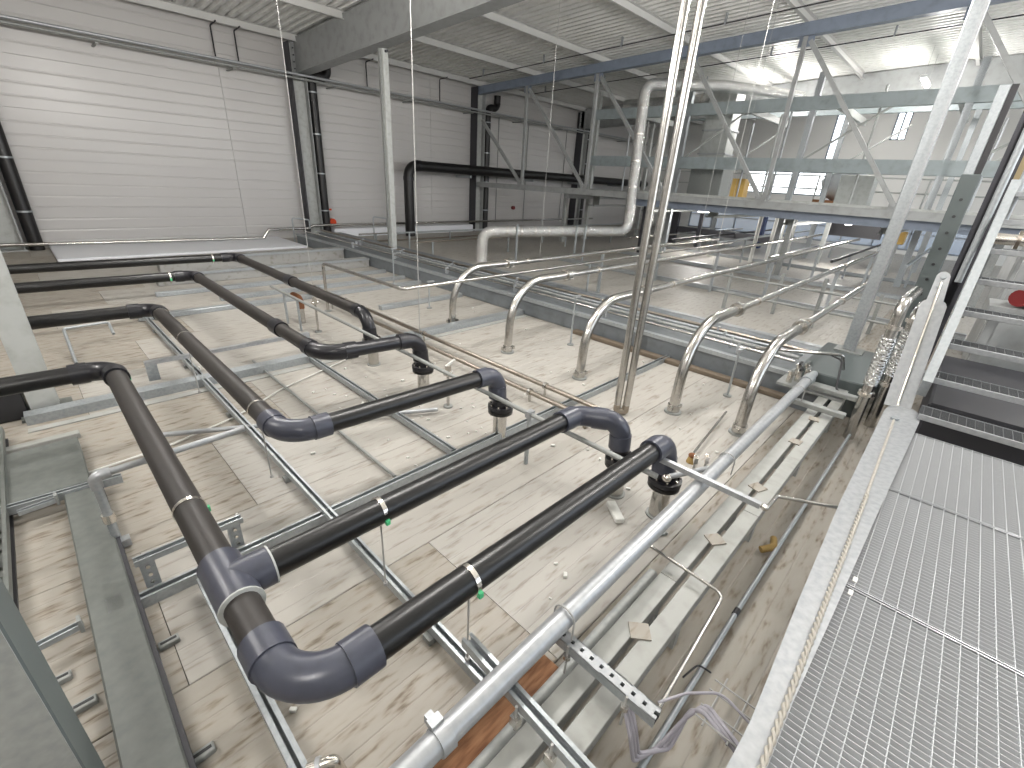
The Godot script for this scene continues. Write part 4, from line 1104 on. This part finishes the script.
# ---------------------------------------------------------------- along the back wall
func back_wall_things() -> void:
	var c := thing("wall_conduit", "long grey conduit pair fixed level high along the back wall", "conduit", Vector3(-8, 5.0, -17.0))
	part(c, "tube", MB.new().cyl(Vector3(-7.9, 4.93, -16.62), Vector3(29.9, 4.86, -16.62), 0.04, 12), M.galv_bright)
	part(c, "tube", MB.new().cyl(Vector3(-7.9, 4.83, -16.64), Vector3(29.9, 4.76, -16.64), 0.032, 12), M.galv_dull)
	for k in 12:
		part(c, "bracket", MB.new().bx(-6.6 + k * 3.0, -6.55 + k * 3.0, 4.72, 4.76, -17.2, -16.58), M.galv_dull)
	for q in [[5.15, "left of the wide girder"], [5.75, "nearest the wide girder on its left"], [9.9, "right of the wide girder"], [13.1, "left of the truss column"]]:
		var x: float = q[0]
		solo("drop_conduit", MB.new().tube(bent([Vector3(x, 5.0, -17.1), Vector3(x, 5.75, -17.1), Vector3(x, 5.78, -16.6)], 0.05), 0.02, 8), M.cable_dark, "thin conduit rising from wall conduit to roof, " + q[1], "conduit", Vector3(x, 5, -17.1), "short rising conduits")
	# black downpipes
	for q in [[0.17, 5.0, "leftmost, beside the left wall column"], [7.78, 4.9, "beside the column under the wide girder"], [15.55, 5.0, "beside the truss column"], [23.1, 5.0, "farthest along the wall"]]:
		var x: float = q[0]
		var t := thing("downpipe", "thick black downpipe on the back wall, " + q[2], "pipe", Vector3(x, 0, -16.9))
		part(t, "pipe", MB.new().tube(bent([Vector3(x, 0, -16.9), Vector3(x, q[1] + 0.1, -16.9), Vector3(x + 0.55, q[1] + 0.1, -16.9), Vector3(x + 0.55, q[1] + 0.6, -16.9)], 0.22), 0.145, 18), M.black_wall)
		for k in 4:
			part(t, "clamp_ring", MB.new().cyl(Vector3(x, 0.9 + k * 1.2, -16.9), Vector3(x, 0.94 + k * 1.2, -16.9), 0.155, 18), M.galv)
	var w := thing("black_wall_pipe", "fat black pipe rising off the floor then level along the back wall", "pipe", Vector3(10.95, 0, -16.7))
	part(w, "pipe", MB.new().tube(bent([Vector3(10.95, 0, -16.3), Vector3(10.95, 2.58, -16.3), Vector3(29.0, 2.5, -16.3)], 0.4), 0.19, 20), M.black_wall)
	part(w, "elbow_band", MB.new().cyl(Vector3(11.35, 2.58, -16.3), Vector3(11.5, 2.58, -16.3), 0.205, 20), M.pvc_dark)
	part(w, "elbow_band", MB.new().cyl(Vector3(10.95, 2.05, -16.3), Vector3(10.95, 2.18, -16.3), 0.205, 20), M.pvc_dark)
	for x in [14.0, 18.0, 22.0, 26.0]:
		part(w, "bracket", MB.new().bx(x, x + 0.08, 2.25, 2.36, -17.2, -16.2), M.galv)
	# membrane upstand and skirting pipes
	solo("membrane_upstand", MB.new().bx(0.4, 6.1, 0, 0.07, -17.19, -14.7, 0.02), M.film, "bright white membrane strip laid along the foot of the back wall", "membrane", Vector3(3, 0, -16.8))
	solo("membrane_upstand", MB.new().bx(8.0, 14.7, 0, 0.30, -17.19, -16.75, 0.02), M.film, "bright white membrane strip between the girder column and the truss column", "membrane", Vector3(11, 0, -16.8))
	solo("skirting_pipe", MB.new().tube(bent([Vector3(-2, 0.20, -16.63), Vector3(5.5, 0.10, -16.63), Vector3(5.7, 0.36, -16.63), Vector3(7.0, 0.36, -16.63), Vector3(7.2, 0.45, -16.63), Vector3(24, 0.45, -16.63)], 0.08), 0.045, 10), M.steel, "thin steel pipe low along the back wall with a step up before the girder column", "pipe", Vector3(0, 0, -16.6))
	solo("skirting_pipe", MB.new().cyl(Vector3(8.2, 0.03, -15.2), Vector3(22, 0.03, -15.2), 0.03, 10), M.steel_tarnished, "lower thin pipe along the floor in front of the fat black pipe", "pipe", Vector3(9, 0, -15.2))
	for q in [[6.2, "left of"], [9.1, "right of"]]:
		var x: float = q[0]
		solo("pipe_hoop", MB.new().tube(bent([Vector3(x, 0, -15.9), Vector3(x, 0.78, -15.9), Vector3(x + 0.5, 0.72, -15.8), Vector3(x + 0.5, 0.45, -15.8)], 0.06), 0.024, 10), M.galv, "thin inverted U pipe hoop at the wall foot %s the girder column" % q[1], "pipe", Vector3(x, 0, -15.9), "pipe hoops")
	var ob := thing("orange_beacon", "small orange alarm beacon on the wall right of the girder column", "alarm", Vector3(8.1, 0.45, -17.1))
	part(ob, "body", MB.new().cyl(Vector3(8.1, 0.50, -17.17), Vector3(8.1, 0.50, -17.02), 0.13, 16), M.orange)
	part(ob, "back_plate", MB.new().bx(7.95, 8.25, 0.35, 0.65, -17.2, -17.16), M.white)
	part(ob, "cap", MB.new().bx(8.02, 8.14, 0.90, 0.96, -17.2, -17.12), M.orange)
	solo("red_button", MB.new().cyl(Vector3(17.7, 1.0, -17.2), Vector3(17.7, 1.0, -17.08), 0.09, 14), M.red, "dark red round button on the wall beyond the truss column", "button", Vector3(17.7, 1.0, -17.15))
	for q in [[16.5, "nearest the truss column"], [18.5, "second from the truss column"], [21.5, "third from the truss column"]]:
		solo("wall_cable", MB.new().cyl(Vector3(q[0], 0.3, -17.16), Vector3(q[0], 4.9, -17.16), 0.02, 6), M.galv_dull, "thin grey cable running straight down the wall, " + q[1], "cable", Vector3(q[0], 0.3, -17.16), "wall cables")
	# pipes across the panels in front of the wall
	for q in [[-14.6, 0.36, M.steel, "nearest the wall foot"], [-12.6, 0.62, M.galv, "midway to the silver pipe"], [-11.4, 0.5, M.steel_tarnished, "closest to the silver pipe"]]:
		var z: float = q[0]
		var t := thing("cross_pipe", "thin pipe on short stands crossing right of the plinth, " + q[3], "pipe", Vector3(7.8, 0, z), "thin crossing pipes")
		part(t, "pipe", MB.new().cyl(Vector3(7.8, q[1], z), Vector3(21, q[1], z), 0.026, 10), q[2])
		for k in 4:
			part(t, "stand", MB.new().bx(8.4 + k * 3.2, 8.44 + k * 3.2, 0, q[1] - 0.02, z - 0.02, z + 0.02), M.galv)

# ---------------------------------------------------------------- steel frame, ducts and kit at the far end
func far_frame() -> void:
	var pf := thing("steel_platform", "grey-green two-storey steel platform beyond the truss at the far end", "platform", Vector3(18, 0, -6))
	for q in [[18.0, 5.12, 3.42], [22.6, 5.55, 3.6]]:
		var X: float = q[0]
		part(pf, "top_beam", MB.new().bx(X - 0.1, X + 0.1, q[1] - 0.36, q[1], -13.0, 2.0), M.greygreen)
		part(pf, "middle_beam", MB.new().bx(X - 0.1, X + 0.1, q[2] - 0.38, q[2], -13.0, 2.0), M.greygreen)
		for z in [-12.8, -8.85, -4.8, -1.2, 1.8]:
			part(pf, "post", MB.new().bx(X - 0.08, X + 0.08, 0.0, 5.75, z - 0.08, z + 0.08), M.column if z < -12 else M.galv)
		for k in 3:
			var z0 := -8.8 + k * 4.0
			part(pf, "brace", MB.new().cyl(Vector3(X, 3.4, z0 + 0.1), Vector3(X, 4.8, z0 + 2.0), 0.035, 8), M.column)
	part(pf, "deck", MB.new().bx(15.2, 24.0, 2.05, 2.12, -12.9, 2.0), M.galv_dull)
	part(pf, "edge_beam", MB.new().bx(15.12, 15.3, 1.72, 2.06, -9.0, 2.0), M.blue)
	part(pf, "kick_plate", MB.new().bx(15.12, 15.16, 2.12, 2.20, -9.0, 2.0), M.column)
	for k in 5:
		part(pf, "joist", MB.new().bx(15.3, 24.0, 1.75, 2.05, -12.0 + k * 3.0, -11.85 + k * 3.0), M.grey)
	for z in [-12.5, -8.8, -4.0, 0.5]:
		for x in [16.0, 21.0]:
			part(pf, "leg", MB.new().bx(x - 0.07, x + 0.07, 0, 2.05, z - 0.07, z + 0.07), M.galv_dull if z != -8.8 else M.dark)
	for z in [-11.0, -6.8, -4.2, -1.4]:
		part(pf, "tie_beam", MB.new().bx(18.1, 22.5, 4.8, 5.0, z - 0.06, z + 0.06), M.column)
	# vertical sheet-metal duct and level silver duct
	var d := thing("air_duct", "pale sheet-metal air duct standing on the far platform", "duct", Vector3(19.6, 2.1, -8.2))
	part(d, "body", MB.new().bx(19.3, 20.1, 3.4, 5.9, -8.75, -7.75, 0.02), M.column)
	part(d, "base", MB.new().bx(19.2, 20.2, 2.12, 3.4, -8.9, -7.6, 0.02), M.galv_dull)
	for y in [3.6, 4.4, 5.2]:
		part(d, "flange", MB.new().bx(19.26, 20.14, y, y + 0.05, -8.79, -7.71), M.galv_bright)
	var sd := thing("silver_duct", "long round silver duct hung level under the far roof", "duct", Vector3(20, 5.7, -6))
	part(sd, "duct", MB.new().cyl(Vector3(19.7, 5.45, -12.6), Vector3(19.7, 5.45, -8.8), 0.26, 20), M.foil)
	for z in [-11.8, -10.4, -9.2]:
		part(sd, "band", MB.new().cyl(Vector3(19.7, 5.45, z), Vector3(19.7, 5.45, z + 0.06), 0.27, 20), M.bright)
		part(sd, "hanger", MB.new().bx(19.68, 19.72, 5.7, roof_y(z), z, z + 0.03), M.galv)
	# windows' bright hall kit on the platform
	var rng := RandomNumberGenerator.new()
	rng.seed = 5
	var wr := thing("wrapped_pallet", "crumpled plastic-wrapped pallet load on the far platform by the bright window", "pallet", Vector3(25.5, 2.1, -6.0))
	part(wr, "wrapped_load", MB.new().ball(Vector3(23.4, 2.95, -4.4), Vector3(0.45, 0.7, 0.75), 4, 0.25, 10), M.plastic_film)
	part(wr, "pallet", MB.new().bx(22.9, 23.9, 2.12, 2.25, -5.2, -3.6), M.wood)
	solo("control_cabinet", MB.new().bx(20.5, 21.3, 2.12, 3.1, -4.0, -3.0, 0.02), M.column, "pale control cabinet on the far platform left of the square post", "cabinet", Vector3(21, 2.12, -3.5))
	solo("orange_crate", MB.new().bx(22.9, 23.5, 2.12, 2.9, -8.6, -8.0, 0.02), M.yellow, "small orange-yellow crate on the far platform", "crate", Vector3(23.2, 2.12, -8.3))
	var zs := [-11.6, -11.1, -10.2, -9.6, -6.9, -6.2, -5.6, -3.3, -0.4]
	var nm := ["first", "second", "third", "fourth", "fifth", "sixth", "seventh", "eighth", "ninth"]
	for k in zs.size():
		var z: float = zs[k]
		solo("service_riser", MB.new().cyl(Vector3(18.7 + 0.5 * (k % 3), 2.12, z), Vector3(18.7 + 0.5 * (k % 3), 4.6 + 0.3 * (k % 4), z), 0.035, 10), M.galv_bright if k % 2 == 0 else M.column, "slim upright service pipe on the far platform, %s from the back wall" % nm[k], "pipe", Vector3(18.7, 2.12, z), "slim uprights on the platform")
	for k in 2:
		part(pf, "guard_rail", MB.new().cyl(Vector3(23.8, 2.65 + 0.5 * k, -12.8), Vector3(23.8, 2.65 + 0.5 * k, 1.9), 0.03, 10), M.column)
	for k in 9:
		part(pf, "guard_post", MB.new().cyl(Vector3(23.8, 2.12, -12.6 + k * 1.8), Vector3(23.8, 3.18, -12.6 + k * 1.8), 0.03, 10), M.column)
	# legs and pipes under the platform
	var legs := [[18.6, -5.65, "first"], [19.6, -5.4, "second"], [21.2, -5.55, "third"], [22.6, -5.5, "fourth"]]
	for q in legs:
		solo("pale_prop", MB.new().cyl(Vector3(q[0], 0, q[1]), Vector3(q[0], 1.75, q[1]), 0.07, 10), M.white, "pale round prop under the far platform, %s from the left" % q[2], "prop", Vector3(q[0], 0, q[1]), "pale props")
	solo("dark_gantry", MB.new().bx(21.4, 21.7, 0.5, 0.75, -10.0, -5.6), M.dark, "dark horizontal beam under the far platform in front of the bluish windows", "beam", Vector3(21.5, 0.5, -8))
	solo("dark_gantry", MB.new().bx(21.4, 21.6, 0.0, 1.72, -10.35, -10.05), M.dark, "dark upright under the far platform beside the tall stainless pair", "post", Vector3(21.5, 0, -10.2))
	solo("dark_gantry", MB.new().bx(23.2, 23.5, 0.95, 1.42, -4.5, -2.6), M.dark, "dark box girder high under the far platform near the square post", "beam", Vector3(23.3, 0.95, -3.5))
	solo("blue_post", MB.new().bx(23.9, 24.2, 0.0, 1.7, -7.3, -7.05), M.blue_paint, "dark blue upright under the far platform by the props", "post", Vector3(24, 0, -7.2))
	solo("blue_post", MB.new().bx(27.9, 28.3, 0.0, 1.9, -15.4, -15.0), M.blue_paint, "dark blue upright by the back corner beside the silver riser", "post", Vector3(28, 0, -15.2))
	var tiw := Vector3(20.0, 0, -1.75)
	var yb := thing("yellow_box", "small yellow junction box on a slim stand under the far platform", "box", tiw)
	part(yb, "box", MB.new().bx(20.15, 20.55, 1.05, 1.45, -1.9, -1.6, 0.02), M.yellow)
	part(yb, "stand", MB.new().bx(20.32, 20.38, 0, 1.05, -1.78, -1.72), M.grey)
	for k in 6:
		var z := -9.0 + k * 1.6
		var t := thing("service_pipe", "thin service pipe level under the far platform, %s from the wall side" % ["first", "second", "third", "fourth", "fifth", "sixth"][k], "pipe", Vector3(20, 0.8, z), "service pipes under the platform")
		part(t, "pipe", MB.new().cyl(Vector3(15.5, 0.6 + 0.12 * (k % 3), z), Vector3(27, 0.6 + 0.12 * (k % 3), z), 0.04, 10), [M.steel, M.cable_dark, M.galv][k % 3])
		part(t, "stand", MB.new().bx(18.0, 18.06, 0, 0.58 + 0.12 * (k % 3), z - 0.03, z + 0.03), M.galv)
		part(t, "stand", MB.new().bx(24.0, 24.06, 0, 0.58 + 0.12 * (k % 3), z - 0.03, z + 0.03), M.galv)
	for k in 5:
		var z := -11.5 + k * 2.4
		solo("cable_ladder", MB.new().bx(16.2, 27.0, 1.5, 1.56, z, z + 0.04).bx(16.2, 27.0, 1.5, 1.56, z + 0.26, z + 0.30).bx(16.5, 16.53, 1.5, 2.05, z, z + 0.3).bx(20.5, 20.53, 1.5, 2.05, z, z + 0.3).bx(24.5, 24.53, 1.5, 2.05, z, z + 0.3), M.galv_dull, "grey cable ladder slung below the far platform, %s from the back wall" % ["first", "second", "third", "fourth", "fifth"][k], "cable ladder", Vector3(16.2, 1.5, z), "cable ladders")
	for k in 5:
		var z := -3.4 + k * 0.85
		solo("lean_stand", MB.new().bx(10.2 + 0.5 * (k % 2), 10.26 + 0.5 * (k % 2), 0, 0.75 + 0.1 * (k % 3), z - 0.03, z + 0.03), M.galv_dull, "slim galvanised stand on the floor past the square post, %s from the left" % ["first", "second", "third", "fourth", "fifth"][k], "stand", Vector3(10.2, 0, z), "slim stands past the post")
	for k in 2:
		var y := 0.35 + 0.35 * k
		solo("rack_pipe", MB.new().cyl(Vector3(10.2, y, -3.6), Vector3(10.2, y, 0.3), 0.022, 10), M.galv_dull, "level pipe across the slim stands past the square post, %s one" % ["lower", "upper"][k], "pipe", Vector3(10.2, y, -1.6), "rack pipes past the post")

# ---------------------------------------------------------------- small things on the floor
func small_things() -> void:
	for q in [[2.76, -3.5, 0.53, "between the second and third risers"], [2.79, -6.72, 0.59, "under the farthest loop"]]:
		var x: float = q[0]
		var z: float = q[1]
		var t := thing("floor_valve", "small stainless sampling valve on a slim stem, " + q[3], "valve", Vector3(x, 0, z), "floor valves")
		part(t, "stem", MB.new().cyl(Vector3(x, 0, z), Vector3(x, q[2] - 0.14, z), 0.016, 12), M.steel)
		part(t, "body", MB.new().cyl(Vector3(x, q[2] - 0.16, z), Vector3(x, q[2] - 0.04, z), 0.03, 14).cyl(Vector3(x - 0.05, q[2] - 0.13, z), Vector3(x + 0.05, q[2] - 0.13, z), 0.022, 12), M.bright)
		part(t, "lever", MB.new().box(Vector3(x + 0.03, q[2] - 0.02, z), Vector3(0.13, 0.016, 0.022), Basis(Vector3.BACK, 0.4)), M.white)
		part(t, "foot", MB.new().cyl(Vector3(x, 0, z), Vector3(x, 0.02, z), 0.05, 14), M.galv_dull)
	var eb := thing("brown_elbow", "short stainless stub with a rusty brown elbow under the farthest loop", "pipe", Vector3(2.88, 0, -7.43))
	part(eb, "stub", MB.new().cyl(Vector3(2.80, 0, -7.3), Vector3(2.80, 0.28, -7.3), 0.045, 14), M.steel)
	part(eb, "elbow", MB.new().tube(bent([Vector3(2.80, 0.24, -7.3), Vector3(2.80, 0.40, -7.3), Vector3(2.80, 0.40, -7.55)], 0.08), 0.055, 14), M.rust, "rusty brown elbow")
	for q in [[5.59, -1.55, 0.6, "between the two nearest bends"], [5.52, -3.95, 0.76, "between the middle and fourth bends"], [5.57, -9.0, 0.78, "before the slim channel post"], [5.0, -6.9, 0.5, "behind the farthest bend"]]:
		var x: float = q[0]
		var z: float = q[1]
		var t := thing("rod_stand", "slim threaded rod stand with a small top clamp, " + q[3], "stand", Vector3(x, 0, z), "rod stands")
		part(t, "rod", MB.new().cyl(Vector3(x, 0, z), Vector3(x, q[2], z), 0.014, 10), M.galv)
		part(t, "top_clamp", MB.new().box(Vector3(x + 0.04, q[2], z), Vector3(0.14, 0.03, 0.04)), M.galv_bright)
		part(t, "foot", MB.new().cyl(Vector3(x, 0, z), Vector3(x, 0.02, z), 0.05, 12), M.galv_dull)
	var fd := thing("floor_drain_spout", "small cream spout fitting on the floor with a thin tube to the nearest bend", "fitting", Vector3(3.75, 0, -1.2))
	part(fd, "tube", MB.new().cyl(Vector3(3.85, 0.06, -1.22), Vector3(5.0, 0.06, -1.35), 0.012, 8), M.steel)
	part(fd, "spout", MB.new().cyl(Vector3(3.80, 0.0, -1.2), Vector3(3.80, 0.08, -1.2), 0.05, 12, 0.03), M.foam)
	part(fd, "cap", MB.new().ball(Vector3(3.78, 0.08, -1.2), Vector3(0.035, 0.025, 0.035)), M.rust)
	solo("board_scrap", MB.new().box(Vector3(2.62, 0.03, -1.28), Vector3(0.22, 0.04, 0.07), Basis(Vector3.UP, 0.9), 0.006), M.white, "white board offcut on the floor beside the nearest riser", "offcut", Vector3(2.62, 0, -1.28))
	solo("bent_strip", MB.new().box(Vector3(2.66, 0.012, -0.95), Vector3(0.16, 0.02, 0.05), Basis(Vector3.UP, -0.5), 0.004), M.galv_dull, "short dull metal strip on the floor by the thick galvanised tube", "strip", Vector3(2.66, 0, -0.95))
	# insulation crumbs
	var rng := RandomNumberGenerator.new()
	rng.seed = 77
	var cr := MB.new()
	for k in 150:
		var x := rng.randf_range(0.2, 5.8)
		var z := rng.randf_range(-6.5, -1.0)
		if k % 3 == 0:
			x = 2.3 + rng.randfn(0, 0.4); z = -3.6 + rng.randfn(0, 0.5)
		var s := rng.randf_range(0.008, 0.026)
		cr.box(Vector3(x, s * 0.4, z), Vector3(s * 1.6, s * 0.8, s), Basis(Vector3.UP, rng.randf() * 3), s * 0.15)
	var o := solo("insulation_crumbs", cr, M.white, "scattered white insulation crumbs over the panel floor among the pipes", "debris", Vector3(2.5, 0, -3.5))
	o.set_meta("kind", "stuff")
	# hanging wires
	for q in [[6.85, -5.85, 1.0, "to the farthest swept bend"], [8.2, -3.07, 1.0, "to the middle long pipe"], [13.4, -4.9, 2.2, "beside the fourth truss post"], [10.4, -4.32, 1.0, "to the fourth long pipe"]]:
		solo("hanging_wire", MB.new().cyl(Vector3(q[0], q[2], q[1]), Vector3(q[0], roof_y(q[1]), q[1]), 0.0032, 6), M.wire, "thin pale wire hanging from the roof " + q[3], "wire", Vector3(q[0], q[2], q[1]), "hanging wires")
